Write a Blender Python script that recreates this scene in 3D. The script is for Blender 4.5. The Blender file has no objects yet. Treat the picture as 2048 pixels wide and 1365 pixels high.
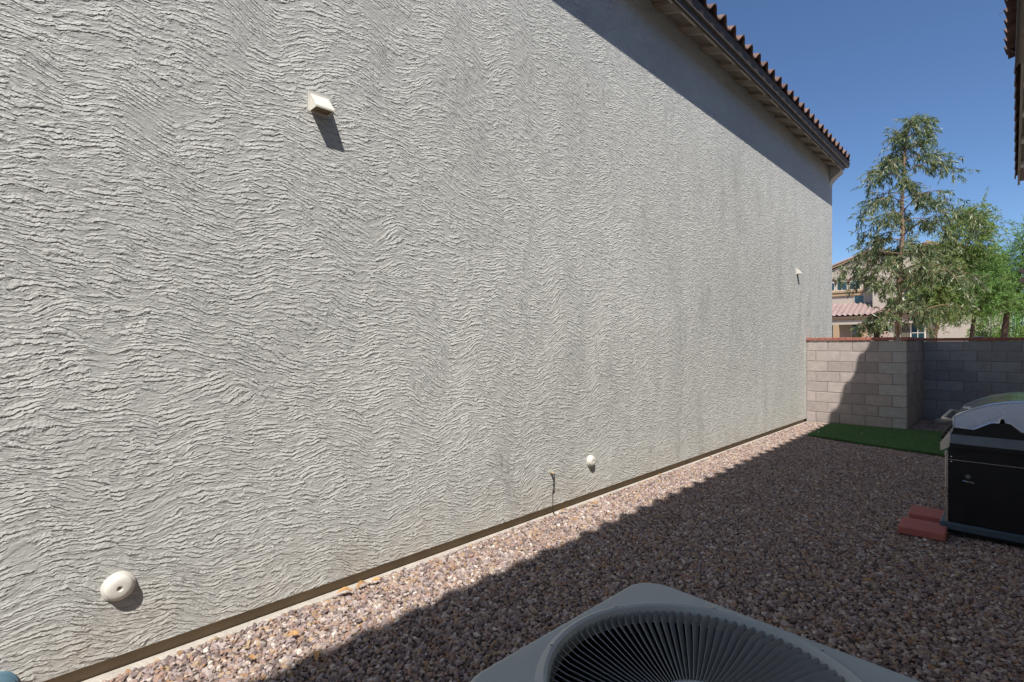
import bpy, bmesh, math, random
from mathutils import Vector, Matrix, Euler

R = random.Random(11)
S = bpy.context.scene
COL = S.collection

# ------------------------------------------------------------------ camera, sky, sun, exposure
YAW = math.atan(1016 / 1022)
CAM = Vector((3.03, 0.0, 1.54))
cd = bpy.data.cameras.new('camera')
cd.sensor_width = 36.0
cd.lens = 36.0 * 1022 / 2048
cd.shift_y = 7.0 / 2048
cd.clip_start = 0.05
cd.clip_end = 3000
cam = bpy.data.objects.new('camera', cd)
cam.location = CAM
cam.rotation_euler = (math.radians(90), 0, YAW)
COL.objects.link(cam)
S.camera = cam

SUN_DIR = Vector((1.0, -1.27, 2.33)).normalized()
elev = math.asin(SUN_DIR.z)
azim = math.atan2(SUN_DIR.x, SUN_DIR.y)          # clockwise from +Y
w = bpy.data.worlds.new('World')
S.world = w
w.use_nodes = True
wt = w.node_tree
bg = wt.nodes['Background']
sky = wt.nodes.new('ShaderNodeTexSky')
sky.sky_type = 'NISHITA'
sky.sun_disc = False
sky.sun_elevation = elev
sky.sun_rotation = azim
sky.altitude = 800
sky.air_density = 1.0
sky.dust_density = 0.4
sky.ozone_density = 8.0
wt.links.new(sky.outputs[0], bg.inputs[0])
bg.inputs[1].default_value = 0.085

sl = bpy.data.lights.new('sun', 'SUN')
sl.energy = 4.1
sl.angle = math.radians(0.53)
sl.color = (1.0, 0.955, 0.89)
so = bpy.data.objects.new('sun', sl)
so.rotation_euler = (-SUN_DIR).to_track_quat('-Z', 'Y').to_euler()
so.location = (6, -8, 14)
COL.objects.link(so)

S.view_settings.view_transform = 'Standard'
S.view_settings.look = 'None'
S.view_settings.gamma = 1.0
S.view_settings.use_curve_mapping = False
S.view_settings.exposure = 0.65
S.render.engine = 'CYCLES'
S.cycles.use_denoising = True
S.cycles.denoising_prefilter = 'NONE'
S.cycles.denoising_input_passes = 'RGB_ALBEDO_NORMAL'


# ------------------------------------------------------------------ node helpers
class NT:
    def __init__(s, name):
        s.m = bpy.data.materials.new(name)
        s.m.use_nodes = True
        s.t = s.m.node_tree
        s.b = s.t.nodes['Principled BSDF']
        s.tc = s.t.nodes.new('ShaderNodeTexCoord')

    def set(s, inp, v):
        if isinstance(v, bpy.types.NodeSocket):
            s.t.links.new(v, inp)
        else:
            inp.default_value = v

    def math(s, op, a, b=0.0, c=None, clamp=False):
        n = s.t.nodes.new('ShaderNodeMath')
        n.operation = op
        n.use_clamp = clamp
        s.set(n.inputs[0], a)
        s.set(n.inputs[1], b)
        if c is not None:
            s.set(n.inputs[2], c)
        return n.outputs[0]

    def sep(s, v):
        n = s.t.nodes.new('ShaderNodeSeparateXYZ')
        s.set(n.inputs[0], v)
        return n.outputs

    def comb(s, x, y, z=0.0):
        n = s.t.nodes.new('ShaderNodeCombineXYZ')
        for i, v in enumerate((x, y, z)):
            s.set(n.inputs[i], v)
        return n.outputs[0]

    def vmath(s, op, a, b):
        n = s.t.nodes.new('ShaderNodeVectorMath')
        n.operation = op
        s.set(n.inputs[0], a)
        s.set(n.inputs[1], b)
        return n.outputs[0]

    def noise(s, v, scale, detail=2.0, rough=0.5, color=False, dist=0.0):
        n = s.t.nodes.new('ShaderNodeTexNoise')
        s.set(n.inputs['Vector'], v)
        n.inputs['Scale'].default_value = scale
        n.inputs['Detail'].default_value = detail
        n.inputs['Roughness'].default_value = rough
        n.inputs['Distortion'].default_value = dist
        return n.outputs[1 if color else 0]

    def vor(s, v, scale, feature='F1', out=0):
        n = s.t.nodes.new('ShaderNodeTexVoronoi')
        n.feature = feature
        s.set(n.inputs['Vector'], v)
        n.inputs['Scale'].default_value = scale
        return n.outputs[out]

    def maprange(s, v, a, b, c=0.0, d=1.0, smooth=False):
        n = s.t.nodes.new('ShaderNodeMapRange')
        n.interpolation_type = 'SMOOTHSTEP' if smooth else 'LINEAR'
        for i, x in enumerate((v, a, b, c, d)):
            s.set(n.inputs[i], x)
        return n.outputs[0]

    def ramp(s, f, stops, const=False):
        n = s.t.nodes.new('ShaderNodeValToRGB')
        cr = n.color_ramp
        cr.interpolation = 'CONSTANT' if const else 'LINEAR'
        while len(cr.elements) < len(stops):
            cr.elements.new(0.5)
        for e, (p, c) in zip(cr.elements, stops):
            e.position = p
            e.color = (*c, 1)
        s.set(n.inputs[0], f)
        return n.outputs[0]

    def mix(s, f, a, b, mode='MIX'):
        n = s.t.nodes.new('ShaderNodeMix')
        n.data_type = 'RGBA'
        n.blend_type = mode
        s.set(n.inputs[0], f)
        for i, v in ((6, a), (7, b)):
            s.set(n.inputs[i], (*v, 1) if isinstance(v, tuple) and len(v) == 3 else v)
        return n.outputs[2]

    def bump(s, h, strength=1.0, dist=1.0):
        n = s.t.nodes.new('ShaderNodeBump')
        n.inputs['Strength'].default_value = strength
        n.inputs['Distance'].default_value = dist
        s.set(n.inputs['Height'], h)
        s.t.links.new(n.outputs[0], s.b.inputs['Normal'])
        return n

    def rnd(s):
        n = s.t.nodes.new('ShaderNodeObjectInfo')
        return n.outputs['Random']

    def island(s):
        n = s.t.nodes.new('ShaderNodeNewGeometry')
        return n.outputs['Random Per Island']


def plain(name, col, rough=0.8, var=0.12, scale=4.0, bump=0.0, bscale=120.0, metal=0.0, rnd=0.0, spec=0.5, grain=0.0, coat=0.0):
    """procedural paint / stone / metal: noise mottling, optional per-object shade and fine relief"""
    k = NT(name)
    v = k.vmath('ADD', k.tc.outputs['Object'], k.comb(k.math('MULTIPLY', k.rnd(), 37.0), k.math('MULTIPLY', k.rnd(), 13.0), 0.0))
    n1 = k.noise(v, scale, 4.0, 0.6)
    f = k.maprange(n1, 0.25, 0.75, 1.0 - var, 1.0 + var)
    if rnd:
        f = k.math('MULTIPLY', f, k.maprange(k.rnd(), 0, 1, 1 - rnd, 1 + rnd))
    if grain:
        f = k.math('MULTIPLY', f, k.maprange(k.noise(v, bscale, 2.0, 0.6), 0.25, 0.75, 1 - grain, 1 + grain))
    c = k.mix(1.0, col, k.comb(f, f, f), 'MULTIPLY')
    k.set(k.b.inputs['Base Color'], c)
    k.set(k.b.inputs['Roughness'], k.maprange(n1, 0.3, 0.7, max(0.03, rough - 0.07), min(1.0, rough + 0.07)))
    k.b.inputs['Metallic'].default_value = metal
    k.b.inputs['Specular IOR Level'].default_value = spec
    k.b.inputs['Coat Weight'].default_value = coat
    if bump:
        k.bump(k.noise(v, bscale, 3.0, 0.65), 1.0, bump)
    return k.m


def stucco_mat():
    k = NT('lace_stucco')
    P = k.tc.outputs['Object']
    x, u, v = k.sep(P)
    low = lambda sc, off, d=1.0: k.noise(k.comb(k.math('ADD', u, off), v, off), sc, d)
    # hand-trowelled chevrons: strokes swing up and down along the wall
    j1 = k.math('MULTIPLY', k.math('SUBTRACT', low(1.3, 3.1, 2.0), 0.5), 1.1)
    pp1 = k.math('MULTIPLY', k.math('SINE', k.math('MULTIPLY', k.math('ADD', u, j1), 20.9)), 0.068)
    a1 = k.maprange(low(0.45, 17.0), 0.38, 0.64, -0.05, 0.18)
    j2 = k.math('MULTIPLY', k.math('SUBTRACT', low(0.7, 29.0), 0.5), 1.2)
    pp2 = k.math('MULTIPLY', k.math('SINE', k.math('MULTIPLY', k.math('ADD', u, j2), 7.5)), 0.19)
    a2 = k.maprange(low(0.4, 43.0), 0.35, 0.65, -0.3, 0.34)
    warp = k.math('ADD', k.math('MULTIPLY', pp1, a1), k.math('MULTIPLY', pp2, a2))
    # separate trowel strokes, each laid at its own angle
    vc = k.comb(k.math('ADD', u, k.math('MULTIPLY', k.noise(P, 5.0, 2.0), 0.12)), k.math('MULTIPLY', k.math('ADD', v, k.math('MULTIPLY', k.noise(P, 6.0, 2.0), 0.10)), 0.8), 0.0)
    vn = k.t.nodes.new('ShaderNodeTexVoronoi')
    vn.inputs['Scale'].default_value = 3.6
    k.t.links.new(vc, vn.inputs['Vector'])
    sl = k.math('MULTIPLY', k.math('SUBTRACT', k.sep(vn.outputs['Color'])[0], 0.42), 0.62)
    stroke = k.math('MULTIPLY', sl, k.math('SUBTRACT', u, k.sep(vn.outputs['Position'])[0]))
    warp = k.math('ADD', warp, stroke)
    swirl = k.math('MULTIPLY', k.math('SUBTRACT', low(3.0, 57.0, 2.0), 0.5), 0.13)
    jag = k.math('MULTIPLY', k.math('SUBTRACT', k.noise(P, 24.0, 3.0, 0.65), 0.5), 0.024)
    jag2 = k.math('MULTIPLY', k.math('SUBTRACT', k.noise(P, 80.0, 1.0), 0.5), 0.011)
    vv = k.math('ADD', v, k.math('ADD', k.math('ADD', warp, swirl), k.math('ADD', jag, jag2)))
    # lapped trowel ridges: slow rise, sharp downward lip, broken into short runs
    ph = k.math('ADD', k.math('DIVIDE', vv, 0.0225), k.math('MULTIPLY', k.noise(k.comb(k.math('MULTIPLY', u, 4.2), k.math('MULTIPLY', vv, 9.0), 2.0), 1.0, 3.0, 0.6), 3.6))
    fr = k.math('FRACT', ph)
    saw = k.math('MINIMUM', k.math('MINIMUM', k.math('DIVIDE', fr, 0.25), 1.0), k.math('DIVIDE', k.math('SUBTRACT', 1.0, fr), 0.70))
    cut = k.maprange(k.noise(k.comb(k.math('MULTIPLY', u, 7.0), k.math('MULTIPLY', vv, 30.0), 9.0), 1.0, 2.0, 0.55), 0.44, 0.54, 0.0, 1.0, True)
    n2 = k.noise(k.comb(k.math('MULTIPLY', u, 15.0), k.math('MULTIPLY', vv, 52.0), 5.0), 1.0, 2.0, 0.6)
    h2 = k.maprange(n2, 0.46, 0.57, 0, 1, True)
    flat = k.maprange(low(5.0, 71.0, 2.0), 0.52, 0.68, 1.0, 0.4, True)
    g = k.noise(k.comb(k.math('MULTIPLY', u, 75.0), k.math('MULTIPLY', vv, 150.0), 1.0), 1.0, 3.0, 0.7)
    h = k.math('ADD', k.math('MULTIPLY', k.math('ADD', k.math('MULTIPLY', k.math('MULTIPLY', saw, cut), 0.0058), k.math('MULTIPLY', h2, 0.0022)), flat), k.math('MULTIPLY', g, 0.0025))
    k.bump(h, 1.0, 1.0)
    m = k.noise(P, 0.7, 4.0, 0.6)
    c = k.ramp(m, [(0.3, (0.49, 0.492, 0.463)), (0.7, (0.54, 0.542, 0.512))])
    c = k.mix(k.maprange(g, 0.3, 0.7, 0.0, 0.22), c, (0.40, 0.39, 0.36))
    # broad tone drift and dust splashed up from the gravel
    bw = k.maprange(k.noise(P, 0.32, 3.0, 0.5), 0.3, 0.7, 0.94, 1.05)
    c = k.mix(1.0, c, k.comb(bw, bw, bw), 'MULTIPLY')
    du = k.math('MULTIPLY', k.maprange(v, 0.07, 0.5, 1.0, 0.0, True), k.maprange(k.noise(P, 3.0, 4.0, 0.6), 0.35, 0.7, 0.0, 0.5))
    c = k.mix(du, c, (0.44, 0.38, 0.31))
    k.set(k.b.inputs['Base Color'], c)
    k.b.inputs['Roughness'].default_value = 0.93
    k.b.inputs['Specular IOR Level'].default_value = 0.2
    return k.m


PEBBLE_STOPS = [(0.0, (0.29, 0.205, 0.172)), (0.14, (0.36, 0.28, 0.235)), (0.27, (0.215, 0.165, 0.155)), (0.40, (0.37, 0.27, 0.175)),
                (0.47, (0.31, 0.25, 0.245)), (0.60, (0.15, 0.115, 0.108)), (0.69, (0.45, 0.38, 0.335)), (0.76, (0.31, 0.205, 0.16)),
                (0.85, (0.38, 0.32, 0.295)), (0.94, (0.56, 0.50, 0.45)), (0.965, (0.30, 0.18, 0.10))]


def pebble_mat():
    k = NT('crushed_rock')
    c = k.ramp(k.rnd(), PEBBLE_STOPS, True)
    v = k.vmath('ADD', k.tc.outputs['Object'], k.comb(k.math('MULTIPLY', k.rnd(), 91.0), 0.0, 0.0))
    f = k.maprange(k.noise(v, 1.6, 3.0, 0.6), 0.25, 0.75, 0.72, 1.28)
    k.set(k.b.inputs['Base Color'], k.mix(1.0, c, k.comb(f, f, f), 'MULTIPLY'))
    k.b.inputs['Roughness'].default_value = 0.82
    k.b.inputs['Specular IOR Level'].default_value = 0.3
    return k.m


def bed_mat():
    k = NT('gravel_bed')
    P = k.tc.outputs['Object']
    c = k.ramp(k.sep(k.vor(P, 48.0, 'F1', 1))[0], [(p, tuple(0.5 * q for q in cc)) for p, cc in PEBBLE_STOPS], True)
    k.set(k.b.inputs['Base Color'], c)
    k.b.inputs['Roughness'].default_value = 0.95
    k.bump(k.vor(P, 48.0), -1.0, 0.012)
    return k.m


def leaf_mat(name, stops, rough=0.45, trans=0.25):
    k = NT(name)
    c = k.ramp(k.island(), stops)
    k.set(k.b.inputs['Base Color'], c)
    k.b.inputs['Roughness'].default_value = rough
    k.b.inputs['Specular IOR Level'].default_value = 0.5
    tr = k.t.nodes.new('ShaderNodeBsdfTranslucent')
    k.set(tr.inputs[0], k.mix(1.0, c, (1.25, 1.35, 0.6), 'MULTIPLY'))
    mx = k.t.nodes.new('ShaderNodeMixShader')
    mx.inputs[0].default_value = trans
    k.t.links.new(k.b.outputs[0], mx.inputs[1])
    k.t.links.new(tr.outputs[0], mx.inputs[2])
    k.t.links.new(mx.outputs[0], k.t.nodes['Material Output'].inputs[0])
    return k.m


def bark_mat(name, a, b):
    k = NT(name)
    P = k.tc.outputs['Object']
    x, y, z = k.sep(P)
    n = k.noise(k.comb(x, y, k.math('MULTIPLY', z, 0.25)), 22.0, 4.0, 0.65)
    k.set(k.b.inputs['Base Color'], k.ramp(n, [(0.3, a), (0.7, b)]))
    k.b.inputs['Roughness'].default_value = 0.9
    k.bump(n, 1.0, 0.02)
    return k.m


def metal_top_mat():
    k = NT('powder_coated_steel')
    P = k.tc.outputs['Object']
    n = k.noise(P, 6.0, 4.0, 0.6)
    s = k.noise(P, 300.0, 2.0)
    c = k.ramp(n, [(0.25, (0.355, 0.40, 0.395)), (0.75, (0.43, 0.475, 0.46))])
    c = k.mix(k.maprange(s, 0.35, 0.75, 0, 0.08), c, (0.52, 0.52, 0.48))
    k.set(k.b.inputs['Base Color'], c)
    k.set(k.b.inputs['Roughness'], k.maprange(n, 0.3, 0.7, 0.42, 0.6))
    return k.m


M = {}
M['stucco'] = stucco_mat()
M['pebble'] = pebble_mat()
M['bed'] = bed_mat()
M['stem'] = plain('stem_wall_concrete', (0.27, 0.205, 0.135), 0.95, 0.2, 6.0, 0.002, 90)
M['footing'] = plain('dusty_footing', (0.46, 0.42, 0.37), 0.95, 0.15, 9.0, 0.004, 60, grain=0.15)
M['fascia'] = plain('brown_fascia_paint', (0.075, 0.056, 0.045), 0.7, 0.12, 5.0, 0.0008, 80)
M['drip'] = plain('drip_edge_metal', (0.20, 0.17, 0.145), 0.5, 0.1)
M['soffit'] = plain('tan_soffit_paint', (0.36, 0.30, 0.235), 0.8, 0.12, 6.0, 0.001, 60)
M['trim'] = plain('pale_trim_and_lit_edge', (0.60, 0.55, 0.46), 0.75, 0.08)
M['tile'] = plain('clay_roof_tile', (0.15, 0.088, 0.066), 0.8, 0.3, 7.0, 0.002, 60, rnd=0.3)
M['tile_far'] = plain('mauve_roof_tile', (0.30, 0.215, 0.195), 0.85, 0.2, 3.0, rnd=0.2)
M['roof_paper'] = plain('roof_underlay', (0.12, 0.10, 0.09), 0.9)
M['vent'] = plain('offwhite_vent_paint', (0.66, 0.63, 0.56), 0.55, 0.06, 14.0)
M['vent_in'] = plain('tan_louver', (0.36, 0.28, 0.18), 0.7, 0.1)
M['bluecap'] = plain('blue_grey_cover', (0.12, 0.22, 0.29), 0.5, 0.08)
M['seal'] = plain('painted_sealant', (0.50, 0.50, 0.47), 0.85, 0.08, 30.0, 0.001, 150)
M['wire'] = plain('black_cable', (0.03, 0.028, 0.026), 0.6)
M['tan'] = plain('tan_rubber', (0.40, 0.30, 0.20), 0.8, 0.2)
M['block'] = plain('concrete_block', (0.385, 0.33, 0.305), 0.95, 0.14, 9.0, 0.0022, 130, rnd=0.13, grain=0.12)
M['block_rough'] = plain('grey_split_block', (0.41, 0.39, 0.375), 0.95, 0.16, 12.0, 0.004, 90, rnd=0.1, grain=0.2)
M['block_shaded'] = plain('block_shade_tint', (0.335, 0.33, 0.335), 0.95, 0.14, 9.0, 0.0022, 130, rnd=0.13, grain=0.12)  # same concrete block, with its cool skylit shade put into the colour
M['mortar'] = plain('mortar', (0.27, 0.23, 0.21), 0.97, 0.15, 20.0, 0.002, 100)
M['cap'] = plain('red_cap_brick', (0.37, 0.14, 0.105), 0.9, 0.18, 14.0, 0.002, 120, rnd=0.16, grain=0.1)
M['cap_mortar'] = plain('pale_mortar', (0.34, 0.27, 0.24), 0.95, 0.15)
M['paver'] = plain('red_concrete_paver', (0.40, 0.135, 0.115), 0.92, 0.12, 10.0, 0.002, 160, rnd=0.06, grain=0.1)
M['turf'] = plain('turf_backing', (0.04, 0.13, 0.03), 0.95, 0.3, 30.0, 0.01, 200)
M['blade'] = leaf_mat('turf_blade', [(0.0, (0.085, 0.18, 0.06)), (0.6, (0.125, 0.23, 0.085)), (1.0, (0.19, 0.28, 0.12))], 0.6, 0.1)
M['petal'] = plain('pale_petal', (0.6, 0.56, 0.45), 0.8)
M['dryleaf'] = plain('dry_leaf', (0.38, 0.21, 0.085), 0.8, 0.3, 30.0, rnd=0.35)
M['ac'] = metal_top_mat()
M['ac_side'] = plain('condenser_side_steel', (0.17, 0.195, 0.195), 0.5, 0.08)
M['fin'] = plain('grille_blade_steel', (0.20, 0.215, 0.215), 0.45, 0.1, rnd=0.06)
M['dark'] = plain('dark_interior', (0.012, 0.012, 0.013), 0.8)
M['motor'] = plain('motor_steel', (0.28, 0.2, 0.14), 0.5, 0.1, metal=0.4)
M['fanblade'] = plain('fan_aluminium', (0.14, 0.15, 0.16), 0.4, 0.1, metal=0.6)
M['concrete'] = plain('pad_concrete', (0.36, 0.34, 0.31), 0.9, 0.1)
M['gblack'] = plain('black_enamel', (0.010, 0.010, 0.011), 0.45, 0.2, 5.0, spec=0.3)
M['gbase'] = plain('dark_blue_steel', (0.05, 0.08, 0.11), 0.45, 0.12)
M['gshelf'] = plain('dark_grey_shelf', (0.13, 0.15, 0.165), 0.5, 0.25, 9.0)
M['steel'] = plain('brushed_steel', (0.55, 0.53, 0.49), 0.3, 0.08, 20.0, metal=1.0)
M['hood'] = plain('polished_hood_steel', (0.74, 0.78, 0.84), 0.15, 0.03, 3.0, metal=1.0)
M['hoodcap'] = plain('hood_end_enamel', (0.50, 0.58, 0.74), 0.28, 0.05, 4.0, metal=0.15)
M['chrome'] = plain('chrome', (0.75, 0.74, 0.72), 0.15, 0.05, metal=1.0)
M['handle'] = plain('pale_handle_metal', (0.62, 0.56, 0.47), 0.4, 0.1, metal=0.5)
M['ownwall'] = plain('own_house_stucco', (0.60, 0.57, 0.51), 0.95, 0.08, 3.0, 0.006, 40)
M['farwall'] = plain('far_house_stucco', (0.44, 0.38, 0.315), 0.95, 0.06, 2.0, 0.004, 30)
M['fartan'] = plain('far_house_trim', (0.40, 0.28, 0.17), 0.9, 0.06)
M['farbrown'] = plain('far_house_brown', (0.12, 0.075, 0.05), 0.9, 0.1)
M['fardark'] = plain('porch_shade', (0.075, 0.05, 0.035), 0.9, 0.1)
M['shutter'] = plain('olive_shutter', (0.13, 0.12, 0.085), 0.85, 0.1)
M['frame'] = plain('window_vinyl', (0.62, 0.55, 0.45), 0.6, 0.05)
M['clay'] = plain('clay_pipe', (0.36, 0.15, 0.08), 0.85, 0.1)
M['glass'] = plain('window_glass', (0.015, 0.045, 0.06), 0.08, 0.3, 1.5, spec=0.8)
M['stone'] = plain('pale_field_stone', (0.5, 0.44, 0.38), 0.9, 0.2, 12.0, 0.01, 30)
M['orn'] = plain('rusty_pink_iron', (0.45, 0.33, 0.27), 0.8, 0.15)
M['beam'] = plain('dark_stained_beam', (0.05, 0.035, 0.03), 0.8, 0.2, 6.0)
M['soil'] = plain('desert_soil', (0.34, 0.26, 0.20), 0.95, 0.2, 0.6, 0.02, 14)
M['euc'] = leaf_mat('eucalyptus_leaf', [(0.0, (0.05, 0.095, 0.04)), (0.4, (0.11, 0.165, 0.065)), (0.75, (0.22, 0.26, 0.12)), (1.0, (0.38, 0.37, 0.21))], 0.36, 0.3)
M['mesq'] = leaf_mat('mesquite_leaf', [(0.0, (0.12, 0.25, 0.06)), (0.6, (0.21, 0.39, 0.10)), (1.0, (0.33, 0.50, 0.17))], 0.5, 0.4)
M['olive'] = leaf_mat('olive_green_leaf', [(0.0, (0.11, 0.18, 0.045)), (0.6, (0.21, 0.31, 0.085)), (1.0, (0.32, 0.41, 0.14))], 0.5, 0.35)
M['lime'] = leaf_mat('lime_leaf', [(0.0, (0.09, 0.17, 0.02)), (1.0, (0.22, 0.33, 0.05))], 0.55, 0.35)
M['bark'] = bark_mat('peeling_bark', (0.14, 0.075, 0.045), (0.37, 0.25, 0.16))
M['bark_dark'] = bark_mat('dark_bark', (0.05, 0.03, 0.022), (0.12, 0.075, 0.055))
M['bark_pale'] = bark_mat('pale_bark', (0.2, 0.13, 0.07), (0.46, 0.33, 0.2))


# ------------------------------------------------------------------ mesh helpers
class MB:
    def __init__(s):
        s.v, s.f = [], []

    def add(s, vs, fs, mtx=None):
        o = len(s.v)
        s.v += [tuple(mtx @ Vector(p)) if mtx else tuple(p) for p in vs]
        s.f += [tuple(o + i for i in f) for f in fs]
        return s

    def box(s, lo, hi, mtx=None):
        x0, y0, z0 = lo
        x1, y1, z1 = hi
        return s.add([(x0, y0, z0), (x1, y0, z0), (x1, y1, z0), (x0, y1, z0), (x0, y0, z1), (x1, y0, z1), (x1, y1, z1), (x0, y1, z1)],
                     [(3, 2, 1, 0), (4, 5, 6, 7), (0, 1, 5, 4), (1, 2, 6, 5), (2, 3, 7, 6), (3, 0, 4, 7)], mtx)

    def cbox(s, lo, hi, c=0.004, mtx=None):
        """box with chamfered edges"""
        lo, hi = Vector(lo), Vector(hi)
        bm = bmesh.new()
        bmesh.ops.create_cube(bm, size=1.0)
        for v in bm.verts:
            v.co = Vector(((lo[i] + hi[i]) / 2 + v.co[i] * (hi[i] - lo[i]) for i in range(3)))
        bmesh.ops.bevel(bm, geom=bm.edges[:], offset=c, segments=1, affect='EDGES', profile=0.5)
        bm.verts.index_update()
        s.add([v.co[:] for v in bm.verts], [[v.index for v in f.verts] for f in bm.faces], mtx)
        bm.free()
        return s

    def prism(s, poly, axis, a, b, mtx=None):
        """polygon of two coordinates extruded along an axis from a to b"""
        n = len(poly)
        mk = {'x': lambda p, t: (t, p[0], p[1]), 'y': lambda p, t: (p[0], t, p[1]), 'z': lambda p, t: (p[0], p[1], t)}[axis]
        vs = [mk(p, a) for p in poly] + [mk(p, b) for p in poly]
        fs = [tuple(range(n))[::-1], tuple(range(n, 2 * n))] + [(i, (i + 1) % n, n + (i + 1) % n, n + i) for i in range(n)]
        return s.add(vs, fs, mtx)

    def tube(s, pts, rad, n=8, caps=True):
        pts = [Vector(p) for p in pts]
        rad = rad if isinstance(rad, (list, tuple)) else [rad] * len(pts)
        o = len(s.v)
        ref = Vector((0.31, 0.17, 0.93))
        for i, p in enumerate(pts):
            d = (pts[min(i + 1, len(pts) - 1)] - pts[max(i - 1, 0)]).normalized()
            a = d.cross(ref)
            if a.length < 0.15:
                a = d.cross(Vector((1, 0, 0)))
            a.normalize()
            b = d.cross(a)
            for j in range(n):
                t = 2 * math.pi * j / n
                s.v.append(tuple(p + (a * math.cos(t) + b * math.sin(t)) * rad[i]))
        for i in range(len(pts) - 1):
            for j in range(n):
                s.f.append((o + i * n + j, o + i * n + (j + 1) % n, o + (i + 1) * n + (j + 1) % n, o + (i + 1) * n + j))
        if caps:
            s.f.append(tuple(o + j for j in range(n))[::-1])
            s.f.append(tuple(o + (len(pts) - 1) * n + j for j in range(n)))
        return s

    def lathe(s, prof, n=32, mtx=None, closed=False, caps=True):
        """profile of (radius, height) turned round z"""
        vs, fs = [], []
        for r, z in prof:
            for j in range(n):
                t = 2 * math.pi * j / n
                vs.append((r * math.cos(t), r * math.sin(t), z))
        m = len(prof)
        for i in range(m if closed else m - 1):
            for j in range(n):
                i2 = (i + 1) % m
                fs.append((i * n + j, i * n + (j + 1) % n, i2 * n + (j + 1) % n, i2 * n + j))
        if not closed and caps:
            if prof[0][0] > 1e-4:
                fs.append(tuple(range(n))[::-1])
            if prof[-1][0] > 1e-4:
                fs.append(tuple((m - 1) * n + j for j in range(n)))
        return s.add(vs, fs, mtx)

    def build(s, name, mat, parent=None, smooth=False, loc=None, angle=None):
        me = bpy.data.meshes.new(name)
        me.from_pydata(s.v, [], s.f)
        me.validate()
        bm = bmesh.new()
        bm.from_mesh(me)
        if len(bm.faces) < 60000 and not getattr(s, 'sheet', False):
            bmesh.ops.recalc_face_normals(bm, faces=bm.faces[:])
        bm.to_mesh(me)
        bm.free()
        me.materials.append(mat)
        if smooth:
            me.polygons.foreach_set('use_smooth', [True] * len(me.polygons))
            if angle:
                me.set_sharp_from_angle(angle=math.radians(angle))
        o = bpy.data.objects.new(name, me)
        COL.objects.link(o)
        if parent is not None:
            o.parent = parent
        if loc is not None:
            o.location = loc
        return o


def tag(o, label=None, cat=None, group=None, kind=None):
    if label:
        o['label'] = label
    if cat:
        o['category'] = cat
    if group:
        o['group'] = group
    if kind:
        o['kind'] = kind
    return o


def thing(name, label, cat, loc=(0, 0, 0), rotz=0.0, group=None):
    o = bpy.data.objects.new(name, None)
    o.empty_display_size = 0.2
    COL.objects.link(o)
    o.location = loc
    o.rotation_euler = (0, 0, rotz)
    return tag(o, label, cat, group)


def dup(src, parent=None, loc=None, rot=None, scale=None):
    o = src.copy()
    COL.objects.link(o)
    if parent is not None:
        o.parent = parent
    if loc is not None:
        o.location = loc
    if rot is not None:
        o.rotation_euler = rot
    if scale is not None:
        o.scale = scale
    return o


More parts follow.
